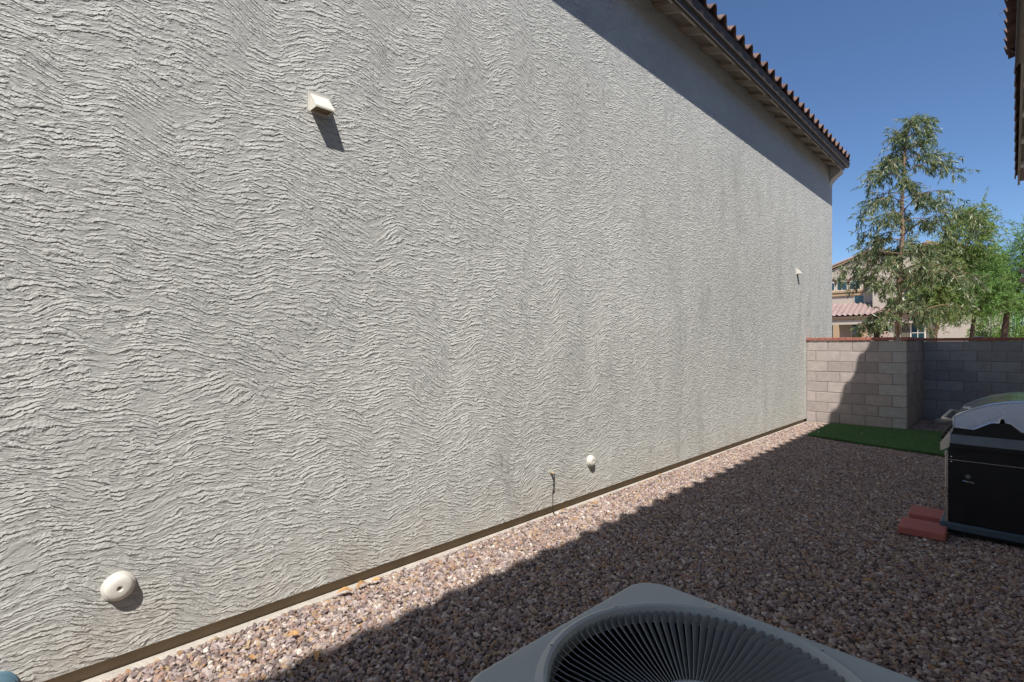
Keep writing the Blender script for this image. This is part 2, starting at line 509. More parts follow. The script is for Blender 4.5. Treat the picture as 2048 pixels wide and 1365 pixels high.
# ------------------------------------------------------------------ ground
def ground():
    b = MB()
    b.add([(-400, -200, -0.03), (400, -200, -0.03), (400, 900, -0.03), (-400, 900, -0.03)], [(0, 1, 2, 3)])
    tag(b.build('ground', M['soil']), kind='structure')
    # gravel bed of the side yard, with a light swell
    b = MB()
    b.sheet = True
    nx, ny = 24, 96
    x0, x1, y0, y1 = 0.022, 3.9, -3.0, 13.5
    for i in range(ny + 1):
        for j in range(nx + 1):
            xx, yy = x0 + (x1 - x0) * j / nx, y0 + (y1 - y0) * i / ny
            b.v.append((xx, yy, -0.022 + 0.005 * math.sin(xx * 2.3 + yy * 1.1) * math.sin(yy * 1.7 + 0.6)))
    for i in range(ny):
        for j in range(nx):
            k = i * (nx + 1) + j
            b.f.append((k, k + 1, k + nx + 2, k + nx + 1))
    tag(b.build('gravel_bed', M['bed']), kind='structure')
    g = MB()
    g.sheet = True
    g.v = [(v[0] if v[0] > 0.03 else (0.034 if v[1] < 1.5 else 0.010), v[1], v[2] + 0.008) for v in b.v]
    g.f = list(b.f)
    o = g.build('gravel', M['pebble'])
    tag(o, kind='stuff')
    # geometry nodes: eight crushed-rock shapes strewn over the bed
    ng = bpy.data.node_groups.new('strewn_gravel', 'GeometryNodeTree')
    ng.interface.new_socket('Geometry', in_out='INPUT', socket_type='NodeSocketGeometry')
    ng.interface.new_socket('Geometry', in_out='OUTPUT', socket_type='NodeSocketGeometry')
    N, L = ng.nodes, ng.links
    gi, go = N.new('NodeGroupInput'), N.new('NodeGroupOutput')
    dp = N.new('GeometryNodeDistributePointsOnFaces')
    dp.distribute_method = 'POISSON'
    dp.inputs['Distance Min'].default_value = 0.0125
    dp.inputs['Density Max'].default_value = 5200
    dp.inputs['Seed'].default_value = 4
    L.new(gi.outputs[0], dp.inputs[0])
    join = N.new('GeometryNodeGeometryToInstance')
    for k in range(12):
        ic = N.new('GeometryNodeMeshIcoSphere')
        ic.inputs['Radius'].default_value = 1.0
        ic.inputs['Subdivisions'].default_value = 1 + k % 2
        pos = N.new('GeometryNodeInputPosition')
        nz = N.new('ShaderNodeTexNoise')
        nz.noise_dimensions = '4D'
        nz.inputs['W'].default_value = 3.7 * k
        nz.inputs['Scale'].default_value = 0.85
        nz.inputs['Detail'].default_value = 1.0
        L.new(pos.outputs[0], nz.inputs['Vector'])
        sub = N.new('ShaderNodeVectorMath')
        sub.operation = 'SUBTRACT'
        L.new(nz.outputs['Color'], sub.inputs[0])
        sub.inputs[1].default_value = (0.5, 0.5, 0.5)
        sc = N.new('ShaderNodeVectorMath')
        sc.operation = 'SCALE'
        sc.inputs['Scale'].default_value = 2.4
        L.new(sub.outputs[0], sc.inputs[0])
        sp = N.new('GeometryNodeSetPosition')
        L.new(ic.outputs[0], sp.inputs[0])
        L.new(sc.outputs[0], sp.inputs['Offset'])
        sm = N.new('GeometryNodeSetMaterial')
        sm.inputs['Material'].default_value = M['pebble']
        L.new(sp.outputs[0], sm.inputs[0])
        L.new(sm.outputs[0], join.inputs[0])
    io = N.new('GeometryNodeInstanceOnPoints')
    io.inputs['Pick Instance'].default_value = True
    L.new(dp.outputs[0], io.inputs['Points'])
    L.new(join.outputs[0], io.inputs['Instance'])
    rr = N.new('FunctionNodeRandomValue')
    rr.data_type = 'FLOAT_VECTOR'
    rr.inputs[0].default_value = (-0.7, -0.7, 0)
    rr.inputs[1].default_value = (0.7, 0.7, 6.283)
    L.new(rr.outputs[0], io.inputs['Rotation'])
    rs = N.new('FunctionNodeRandomValue')
    rs.data_type = 'FLOAT'
    rs.inputs['Min'].default_value = 0.0
    rs.inputs['Max'].default_value = 1.0
    rs.inputs['Seed'].default_value = 9
    pw = N.new('ShaderNodeMath')
    pw.operation = 'POWER'
    pw.inputs[1].default_value = 2.2
    L.new(rs.outputs[1], pw.inputs[0])
    ma = N.new('ShaderNodeMath')
    ma.operation = 'MULTIPLY_ADD'
    ma.inputs[1].default_value = 0.0095
    ma.inputs[2].default_value = 0.0082
    L.new(pw.outputs[0], ma.inputs[0])
    cx = N.new('ShaderNodeCombineXYZ')
    for i, f in enumerate((1.25, 0.95, 0.72)):
        mm = N.new('ShaderNodeMath')
        mm.operation = 'MULTIPLY'
        mm.inputs[1].default_value = f
        L.new(ma.outputs[0], mm.inputs[0])
        L.new(mm.outputs[0], cx.inputs[i])
    L.new(cx.outputs[0], io.inputs['Scale'])
    L.new(io.outputs[0], go.inputs[0])
    md = o.modifiers.new('strewn', 'NODES')
    md.node_group = ng


ground()


# ------------------------------------------------------------------ roof tile shapes
def tile_profile(n=12, wdt=0.30, hump=0.088, thick=0.016):
    top = []
    for i in range(n + 1):
        u = i / n
        h = hump * math.sin(math.pi * u / 0.6) if u < 0.6 else -0.018 * math.sin(math.pi * (u - 0.6) / 0.4)
        top.append((u * wdt, h))
    return top, [(y, h - thick) for y, h in top]


def s_tile(length=0.43):
    """S tile: width along y from 0, runs up-slope along -x, front edge at x = 0"""
    top, bot = tile_profile()
    n = len(top)
    b = MB()
    for x, dz in ((0.0, 0.0), (-length, 0.0)):
        b.v += [(x, y, h + dz) for y, h in top] + [(x, y, h + dz) for y, h in bot]
    m = 2 * n
    for i in range(n - 1):
        b.f += [(i, i + 1, m + i + 1, m + i), (n + i, m + n + i, m + n + i + 1, n + i + 1), (i, n + i, n + i + 1, i + 1), (m + i, m + i + 1, m + n + i + 1, m + n + i)]
    b.f += [(0, m, m + n, n), (n - 1, 2 * n - 1, m + 2 * n - 1, m + n - 1)]
    return b


def wavy_roof(x_front, x_back, y0, y1, z_front, slope, sgn, rows, per=0.30):
    """joined field of overlapping S tiles beyond the built rows; runs up-slope from x_front to x_back"""
    b = MB()
    b.sheet = True
    n = 6
    cols = int(round((y1 - y0) / per))
    top, _ = tile_profile(n, per)
    for r in range(rows):
        fa, fb = r / rows, (r + 1.12) / rows
        xa, xb = x_front + (x_back - x_front) * fa, x_front + (x_back - x_front) * min(fb, 1.0)
        za, zb = z_front + slope * abs(xa - x_front) + 0.03, z_front + slope * abs(xb - x_front)
        o = len(b.v)
        pr = [(y0 + c * per + y, h) for c in range(cols) for y, h in top[:-1]] + [(y1, 0)]
        b.v += [(xa, y, za + h) for y, h in pr] + [(xb, y, zb + h) for y, h in pr]
        m = len(pr)
        b.f += [(o + i, o + i + 1, o + m + i + 1, o + m + i) for i in range(m - 1)]
    return b


# ------------------------------------------------------------------ the neighbour's house (big stucco wall)
NH = thing('neighbor_house', 'big two storey house with long pale grey hand trowelled stucco side wall', 'house', (0, 0, 0))
Y_END = 13.37


def neighbor_house():
    b = MB().box((-9.0, -9.0, 0.066), (0.0, Y_END, 5.60))
    b.build('wall', M['stucco'], NH)
    b = MB().box((-8.97, -8.97, -0.1), (-0.04, Y_END - 0.03, 0.064))
    b.build('stem_wall', M['stem'], NH)
    # rough footing edge that shows beside the gravel
    b = MB()
    n = 90
    pts = [(-0.035, -3.0)] + [((0.026 if y < 2.2 else 0.006) + 0.018 * R.random() * (1.6 if y < 2.6 else 0.5), y) for y in [-3 + 16.3 * i / n for i in range(n + 1)]] + [(-0.035, Y_END - 0.04)]
    b.prism(pts, 'z', -0.08, -0.012)
    b.build('footing', M['footing'], NH)
    # eave
    b = MB().prism([(-0.005, 5.53), (0.275, 5.437), (0.275, 5.455), (-0.005, 5.548)], 'y', -9.0, 13.10)
    b.build('soffit', M['soffit'], NH)
    b = MB().cbox((0.27, -9.0, 5.375), (0.30, 13.12, 5.485), 0.003)
    b.build('fascia', M['fascia'], NH)
    b = MB().prism([(0.262, 5.478), (0.328, 5.478), (0.352, 5.578), (0.262, 5.60)], 'y', -9.0, 13.36)
    b.build('upper_fascia', M['fascia'], NH)
    b = MB().box((0.30, -9.0, 5.4715), (0.3325, 13.365, 5.4775))
    b.build('drip_edge', M['drip'], NH)
    y = -0.55
    first = None
    while y < 12.9:
        if first is None:
            first = MB().prism([(0.0, 5.49), (0.269, 5.395), (0.269, 5.437), (0.0, 5.527)], 'y', 0, 0.19).build('rafter_tail', M['soffit'], NH)
            tr = MB().prism([(0.02, 5.480), (0.262, 5.387), (0.262, 5.405), (0.02, 5.497)], 'y', 0.191, 0.212)  # pale strip paints the reflected light on the rafter blocks' lower edges
            tr.cbox((0.232, 0.213, 5.392), (0.268, 0.575, 5.408), 0.003)
            tr = tr.build('lit_edge_strip', M['trim'], NH)
        else:
            dup(first, NH, (0, y, 0))
            dup(tr, NH, (0, y, 0))
        if y == -0.55:
            first.location = tr.location = (0, y, 0)
        y += 0.594
    # corbel that flares out under the eave at the far corner
    prof = [(-0.05, 5.135), (0.002, 5.135), (0.014, 5.177), (0.053, 5.228), (0.117, 5.296), (0.194, 5.352), (0.216, 5.38), (0.222, 5.41), (0.21, 5.45), (0.20, 5.52), (-0.05, 5.52)]
    MB().prism(prof, 'y', 13.13, Y_END + 0.004).build('corbel', M['ownwall'], NH)
    # roof tiles: three courses one by one, the field above joined
    slope = 1 / 3
    ang = math.atan(slope)
    src = s_tile().build('roof_tile', M['tile'], NH, True, angle=40)
    k = 0
    for row in range(3):
        for i in range(-36, 12):
            yy = 10.926 - 0.06 + (i - 3) * 0.30
            if yy < 1.8 or yy > 13.2:
                continue
            lift = 0.0 if row == 0 else 0.016
            loc = (0.382 - row * 0.345, yy + R.uniform(-.004, .004), 5.605 + row * 0.345 * slope + lift + R.uniform(-.004, .004))
            rot = (R.uniform(-.012, .012), ang * 0.97 + R.uniform(-.008, .008), R.uniform(-.01, .01))
            if k == 0:
                src.location, src.rotation_euler = loc, rot
            else:
                dup(src, NH, loc, rot)
            k += 1
    f = wavy_roof(-0.64, -4.5, -8.8, 13.38, 5.60 + 1.02 * slope, slope, -1, 11)
    tag(f.build('roof_tile_field', M['tile'], NH, True), kind='stuff')
    f = wavy_roof(0.38, -0.7, -8.8, 1.75, 5.60, slope, -1, 3)
    tag(f.build('roof_tile_edge', M['tile'], NH, True), kind='stuff')
    MB().prism([(0.33, 5.575), (-4.5, 7.17), (-9.33, 5.575)], 'y', -9.0, 13.34).build('roof_deck', M['roof_paper'], NH)
    f = wavy_roof(-9.4, -4.5, -8.8, 13.38, 5.60, slope, 1, 14)
    tag(f.build('roof_tile_back', M['tile'], NH, True), kind='stuff')


neighbor_house()


# ------------------------------------------------------------------ things on the stucco wall
def hood_vent(y, z, label, wd=0.115):
    t = thing('wall_vent', label, 'vent', (0, y, z), 0, 'hooded vents on the stucco wall')
    p = 0.084
    h = wd / 2
    b = MB()
    # sloped hood: back plate, roof sloping down to the lip, cheeks, thin walls
    b.prism([(0.0, 0.06), (p, -0.035), (p, -0.046), (p - 0.006, -0.046), (p - 0.006, -0.038), (0.0, 0.053)], 'y', -h, h)
    for s in (-1, 1):
        b.prism([(0.0, 0.0595), (p - 0.0005, -0.0352), (p - 0.0005, -0.0459), (0.0, -0.0459)], 'y', s * h - 0.0035 * (s + 1) + 0.0005, s * h - 0.0035 * (s - 1) - 0.0005)
    b.build('hood', M['vent'], t)
    MB().cbox((-0.004, -h - 0.012, -0.052), (0.003, h + 0.012, 0.068), 0.002).build('back_plate', M['vent'], t)
    rim = [((h + 0.02) * sx + R.uniform(-.007, .007), zz + R.uniform(-.008, .008)) for sx, zz in ((-1, -0.055), (-0.5, -0.064), (0, -0.06), (0.5, -0.064), (1, -0.055), (1.05, 0.0), (1, 0.07), (0.4, 0.082), (-0.3, 0.078), (-1, 0.07), (-1.05, 0.01))]
    MB().prism(rim, 'x', -0.004, 0.0015).build('sealant_patch', M['seal'], t)
    src = None
    for i in range(12):
        yy = -h + 0.012 + i * (wd - 0.024) / 11
        if src is None:
            src = MB().box((0.008, -0.0013, -0.0445), (p - 0.008, 0.0013, -0.036)).build('louver', M['vent_in'], t, loc=(0, yy, 0))
        else:
            dup(src, t, (0, yy, 0))
    MB().box((0.004, -h + 0.004, -0.0455), (0.012, h - 0.004, -0.037)).build('grille_bar', M['vent_in'], t)
    MB().box((p - 0.013, -h + 0.004, -0.0455), (p - 0.0065, h - 0.004, -0.037)).build('grille_bar', M['vent_in'], t)
    MB().box((0.003, -h + 0.006, -0.034), (p - 0.02, h - 0.006, -0.030)).build('throat', M['dark'], t)


hood_vent(1.382, 2.995, 'pale hooded vent high on the stucco wall, the near one with a long slanting shadow')
hood_vent(10.80, 2.935, 'small pale hooded vent high on the wall near its far corner', 0.085)

TO_X = Matrix.Rotation(math.radians(90), 4, 'Y')


def round_cover(y, z, r, mat, name, label, group, depth=0.042):
    t = thing(name, label, 'cover', (0, y, z), 0, group)
    MB().lathe([(0.0, 0.0), (r * 0.97, 0.0), (r, 0.004), (r * 0.98, 0.011), (r * 0.90, 0.014)], 40, TO_X).build('base_ring', mat, t, True, angle=35)
    prof = [(r * 0.86, 0.012), (r * 0.88, 0.022), (r * 0.84, depth * 0.74), (r * 0.70, depth * 0.94), (r * 0.5, depth * 1.03), (r * 0.24, depth * 1.06), (r * 0.19, depth * 1.05), (r * 0.15, depth * 0.86), (0.0, depth * 0.84)]
    MB().lathe(prof, 40, TO_X).build('dome', mat, t, True, angle=50)
    MB().lathe([(0.0, 0.0), (0.005, 0.0), (0.005, depth * 0.9), (0.0, depth * 0.92)], 8, TO_X).build('screw', M['stem'], t)


round_cover(0.402, 0.396, 0.067, M['vent'], 'round_cover', 'large white round dome cover low on the wall near the left corner', 'round covers on the stucco wall')
round_cover(4.148, 0.385, 0.058, M['vent'], 'round_cover', 'small white round dome cover low on the wall right of the black cable', 'round covers on the stucco wall')
round_cover(-0.012, 0.10, 0.075, M['bluecap'], 'round_cover', 'blue grey round cover cut off by the bottom left corner', 'round covers on the stucco wall', 0.03)


def cable():
    t = thing('wall_cable', 'thin black cable hanging from a tan stub down to the gravel', 'cable', (0.0, 3.555, 0.0))
    MB().lathe([(0.0, 0.0), (0.012, 0.0), (0.013, 0.028), (0.009, 0.04), (0.0, 0.042)], 10, TO_X).build('stub', M['tan'], t, True, loc=(0, -0.005, 0.375))
    pts = [(0.025, 0.0, 0.372), (0.034, 0.008, 0.345), (0.02, 0.02, 0.31), (0.012, 0.012, 0.275), (0.016, 0.022, 0.235), (0.009, 0.012, 0.2), (0.010, 0.010, 0.13), (0.009, 0.014, 0.06), (0.02, 0.016, 0.0), (0.04, 0.02, -0.02)]
    MB().tube(pts, 0.0036, 6).build('cable', M['wire'], t, True)
    pts = [(0.028, 0.002, 0.368), (0.022, 0.022, 0.33), (0.016, 0.028, 0.28), (0.022, 0.024, 0.24), (0.013, 0.008, 0.205), (0.012, 0.006, 0.19)]
    MB().tube(pts, 0.003, 6).build('loose_strand', M['wire'], t, True)


cable()


# ------------------------------------------------------------------ block wall
def block_wall():
    t = thing('block_wall', 'stepped garden wall of grey concrete blocks with a red brick cap', 'wall', (0, 11.4, 0))
    cache = {}
    hgt = 0.2

    def block(x0, x1, y0, y1, z0, z1, mat, face):
        key = (round(x1 - x0, 3), round(y1 - y0, 3), round(z1 - z0, 3), mat.name, face)
        c = ((x0 + x1) / 2, (y0 + y1) / 2, (z0 + z1) / 2)
        off = (R.uniform(-.0022, .0022), R.uniform(-.0022, .0022), R.uniform(-.0015, .0015))
        rot = (R.uniform(-.003, .003), R.uniform(-.004, .004), R.uniform(-.003, .003))
        loc = tuple(c[i] + off[i] for i in range(3))
        if key in cache:
            return dup(cache[key], t, loc, rot)
        hx, hy, hz = (x1 - x0) / 2, (y1 - y0) / 2, (z1 - z0) / 2
        o = MB().cbox((-hx, -hy, -hz), (hx, hy, hz), 0.005).build('block', mat, t, loc=loc)
        o.rotation_euler = rot
        cache[key] = o
        return o
    j = 0.005
    TH = 0.15
    A = [0.0, 0.37, 0.775, 1.185, 1.6]
    B = [0.0, 0.165, 0.575, 0.985, 1.395, 1.6]
    # local y: 0 is the front face of the first run
    for r in range(8):
        z0, z1 = 0.01 + r * hgt + j, 0.01 + (r + 1) * hgt - j
        J = B if r % 2 == 0 else A
        for i in range(len(J) - 1):
            last = i == len(J) - 2
            block(J[i] + j + (0.004 if i == 0 else 0), J[i + 1] - (0 if last else j), 0.0, TH, z0, z1, M['block_rough'] if last else M['block'], 'f')
        # return running back along x = 1.6
        ys = [TH + 0.01, 0.41, 0.82, 1.23, 1.64, 2.09] if r % 2 == 0 else [TH + 0.01, 0.21, 0.615, 1.025, 1.435, 1.845, 2.09]
        for i in range(len(ys) - 1):
            block(1.6 - TH, 1.6, ys[i] + j, ys[i + 1] - j, z0, z1, M['block'], 's')
        # rear run
        xs = [1.46, 1.62, 2.03, 2.44, 2.85, 3.26, 3.67] if r % 2 == 0 else [1.46, 1.825, 2.235, 2.645, 3.055, 3.465, 3.67]
        for i in range(len(xs) - 1):
            block(xs[i] + j, xs[i + 1] - j, 2.1, 2.1 + TH, z0, z1, M['block_shaded'], 'b')
    m = MB()
    m.box((0.0, 0.006, -0.1), (1.592, TH - 0.006, 1.606))
    m.box((1.6 - TH + 0.006, TH - 0.006, -0.1), (1.594, 2.106, 1.606))
    m.box((1.5, 2.107, -0.1), (3.67, 2.1 + TH - 0.006, 1.606))
    m.build('mortar', M['mortar'], t)
    MB().box((0.0, -0.004, -0.1), (1.605, TH + 0.05, 0.012)).build('footing', M['footing'], t)
    # red cap: bricks laid across the wall
    cm = MB()
    cm.box((0.0, -0.008, 1.612), (1.608, TH + 0.008, 1.668))
    cm.box((1.6 - TH - 0.008, TH + 0.009, 1.612), (1.608, 2.09, 1.668))
    cm.box((1.6 - TH - 0.006, 2.091, 1.612), (3.67, 2.1 + TH + 0.008, 1.668))
    cm.build('cap_mortar', M['cap_mortar'], t)
    src = [None, None]

    def cap(loc, side):
        rot = (R.uniform(-.01, .01), R.uniform(-.012, .012), R.uniform(-.012, .012))
        loc = (loc[0], loc[1], loc[2] + R.uniform(-.0015, .0025))
        if src[side] is None:
            h = (0.0515, 0.097, 0.029) if side == 0 else (0.097, 0.0515, 0.029)
            src[side] = MB().cbox(tuple(-a for a in h), h, 0.005).build('cap_brick', M['cap'], t, loc=loc)
            src[side].rotation_euler = rot
        else:
            dup(src[side], t, loc, rot)
    x = 0.054
    while x < 1.5:
        cap((x, TH / 2, 1.644), 0)
        x += 0.1115
    cap((1.6 - 0.03, TH / 2, 1.644), 0)
    y = TH + 0.085
    while y < 2.07:
        cap((1.6 - TH / 2, y, 1.644), 1)
        y += 0.1115
    x = 1.56
    while x < 3.65:
        cap((x, 2.1 + TH / 2, 1.644), 0)
        x += 0.1115
    # pierced drain bricks at the foot
    for k, x in enumerate((0.76, 0.97)):
        d = MB().box((-0.09, -0.010, -0.02), (0.09, -0.0045, 0.03))
        o = d.build('drain_brick', M['cap'], t, loc=(x, 0, 0.0))
        h = MB()
        h.prism([(-0.075, -0.012), (-0.006, -0.012), (-0.075, 0.022)], 'y', -0.0125, -0.0108)
        h.prism([(0.0, 0.022), (0.075, 0.022), (0.075, -0.01)], 'y', -0.0125, -0.0108)
        h.build('drain_hole', M['dark'], o)


block_wall()
b = MB()
b.lathe([(0.0, 0), (0.07, 0.004), (0.085, 0.02), (0.06, 0.045), (0.0, 0.055)], 9, Matrix.Diagonal((1.2, 0.8, 0.6, 1)))
tag(b.build('rock', M['stone'], None, True, loc=(2.45, 13.56, 1.673)), 'pale flat rock lying on the red brick cap under the trees', 'rock')
b = MB()
b.lathe([(0.0, 0), (0.1, 0.006), (0.11, 0.05), (0.07, 0.1), (0.0, 0.115)], 9, Matrix.Diagonal((1.2, 0.8, 0.9, 1)))
tag(b.build('rock', M['footing'], None, True, loc=(1.93, 13.05, -0.01)), 'grey rock on the gravel in the shaded recess of the block wall', 'rock')


# ------------------------------------------------------------------ own house (eave overhead, wall behind the camera)
OH = thing('own_house', 'tan house whose tiled eave and sloping roof edge show at the top right corner', 'house', (2.93, 9.0, 0.0), 0.016)


def own_house():
    MB().box((0.42, -14.0, -0.1), (8.0, 4.55, 5.85)).build('wall', M['ownwall'], OH)
    zt = 5.905
    MB().cbox((0.075, -14.0, 5.70), (0.105, 1.78, zt - 0.03), 0.003).build('fascia', M['fascia'], OH)
    MB().prism([(0.104, 5.735), (0.44, 5.85), (0.44, 5.868), (0.104, 5.753)], 'y', -14.0, 1.77).build('soffit', M['soffit'], OH)
    MB().prism([(0.09, zt - 0.02), (4.2, zt + 1.36), (8.3, zt - 0.02)], 'y', -14.0, 1.74).build('roof_deck', M['roof_paper'], OH)
    slope = 1 / 3
    ang = math.atan(slope)
    k = 0
    src = s_tile().build('roof_tile', M['tile'], OH, True, angle=40)
    for row in range(2):
        for i in range(36):
            yy = 1.74 - i * 0.30
            loc = (-0.02 + row * 0.345, yy, zt + 0.014 + row * 0.345 * slope + (0.016 if row else 0) + R.uniform(-.004, .004))
            rot = (R.uniform(-.015, .015), ang * 0.97, math.pi + R.uniform(-.012, .012))
            if k == 0:
                src.location, src.rotation_euler = loc, rot
            else:
                dup(src, OH, loc, rot)
            k += 1
    f = wavy_roof(0.66, 4.2, -13.9, 1.75, zt + 0.66 * slope, slope, 1, 10)
    tag(f.build('roof_tile_field', M['tile'], OH, True), kind='stuff')
    f = wavy_roof(-0.02, 0.7, -13.96, -9.06, zt, slope, 1, 2)
    tag(f.build('roof_tile_edge', M['tile'], OH, True), kind='stuff')
    # end piece closing the eave row
    e = s_tile(0.3).build('end_tile', M['tile'], OH, True, angle=40)
    e.location, e.rotation_euler = (0.0, 1.79, zt - 0.03), (0.0, ang, math.pi + 0.35)
    MB().prism([(-0.05, 0.0), (0.10, 0.035), (0.10, 0.06)], 'y', -0.006, 0.006).build('metal_flashing', M['drip'], OH, loc=(-0.05, 0.46, zt + 0.06))
    # rear slope: rake edge falling away from the eave
    s = 0.4
    L = 2.86
    ra = math.atan(s)
    y0, z0 = 1.95, 5.90
    pt = lambda d: (y0 + d, z0 - s * d)
    MB().prism([(y0 - .15, z0 - 0.16 + 0.06), (y0 + L, z0 - s * L - 0.16), (y0 + L, z0 - s * L - 0.02), (y0 - .15, z0 - 0.02 + 0.06)], 'x', 0.145, 0.175).build('rake_board', M['soffit'], OH)
    MB().prism([(y0 - .15, z0 - 0.085 + 0.06), (y0 + L, z0 - s * L - 0.085), (y0 + L, z0 - s * L - 0.065), (y0 - .15, z0 - 0.065 + 0.06)], 'x', 0.176, 0.46).build('rake_soffit', M['soffit'], OH)
    MB().prism([(y0 - .2, z0 - 0.06 + 0.08), (y0 + L, z0 - s * L - 0.06), (y0 + L, z0 - s * L - 0.03), (y0 - .2, z0 - 0.03 + 0.08)], 'x', 0.462, 7.6).build('rear_roof_deck', M['roof_paper'], OH)
    src = None
    n = 11
    for i in range(n):
        d = (i + 1) * L / n
        y, z = pt(d)
        loc, rot = (0.125 + 0.012 * d, y, z - 0.005), (-ra * 0.9, 0, 0)
        if src is None:
            bb = MB()
            pr = [(0.062 * math.cos(a), 0.062 * math.sin(a)) for a in [math.radians(q) for q in range(-35, 216, 25)]]
            m = len(pr)
            for yy, sc in ((0.0, 1.0), (-0.34, 0.8)):
                bb.v += [(px * sc, yy, pz * sc) for px, pz in pr] + [(px * sc * 0.76, yy, pz * sc * 0.76) for px, pz in pr]
            q = 2 * m
            for a in range(m - 1):
                bb.f += [(a, a + 1, q + a + 1, q + a), (m + a, q + m + a, q + m + a + 1, m + a + 1), (a, m + a, m + a + 1, a + 1)]
            bb.f += [(0, q, q + m, m), (m - 1, 2 * m - 1, q + 2 * m - 1, q + m - 1)]
            src = bb.build('rake_tile', M['tile'], OH, True, angle=40)
            src.location, src.rotation_euler = loc, rot
        else:
            dup(src, OH, loc, rot)
    src = None
    for d in (0.35, 1.0, 1.65, 2.3):
        y, z = pt(d)
        if src is None:
            src = MB().cbox((0.177, -0.045, -0.05), (0.42, 0.045, 0.05), 0.004).build('outlooker', M['trim'], OH, loc=(0, y, z - 0.135))
            src.rotation_euler = (-ra, 0, 0)
        else:
            dup(src, OH, (0, y, z - 0.135))


own_house()

# two dark beam ends of the patio cover behind the own house
PC = thing('patio_cover', 'dark wooden patio cover with two beam ends jutting in at the right edge', 'patio cover', (3.45, 15.5, 0))
for z in (3.06, 2.86):
    bb = MB()
    bb.prism([(-0.44, z + 0.10), (-0.44, z + 0.045), (-0.36, z + 0.0), (2.6, z + 0.0), (2.6, z + 0.10)], 'y', -0.05, 0.05)
    bb.build('beam', M['beam'], PC)
MB().cbox((0.3, -0.07, -0.05), (0.44, 0.07, 2.858), 0.006).build('post', M['beam'], PC)
MB().cbox((2.3, -0.07, -0.05), (2.44, 0.07, 2.858), 0.006).build('post', M['beam'], PC)


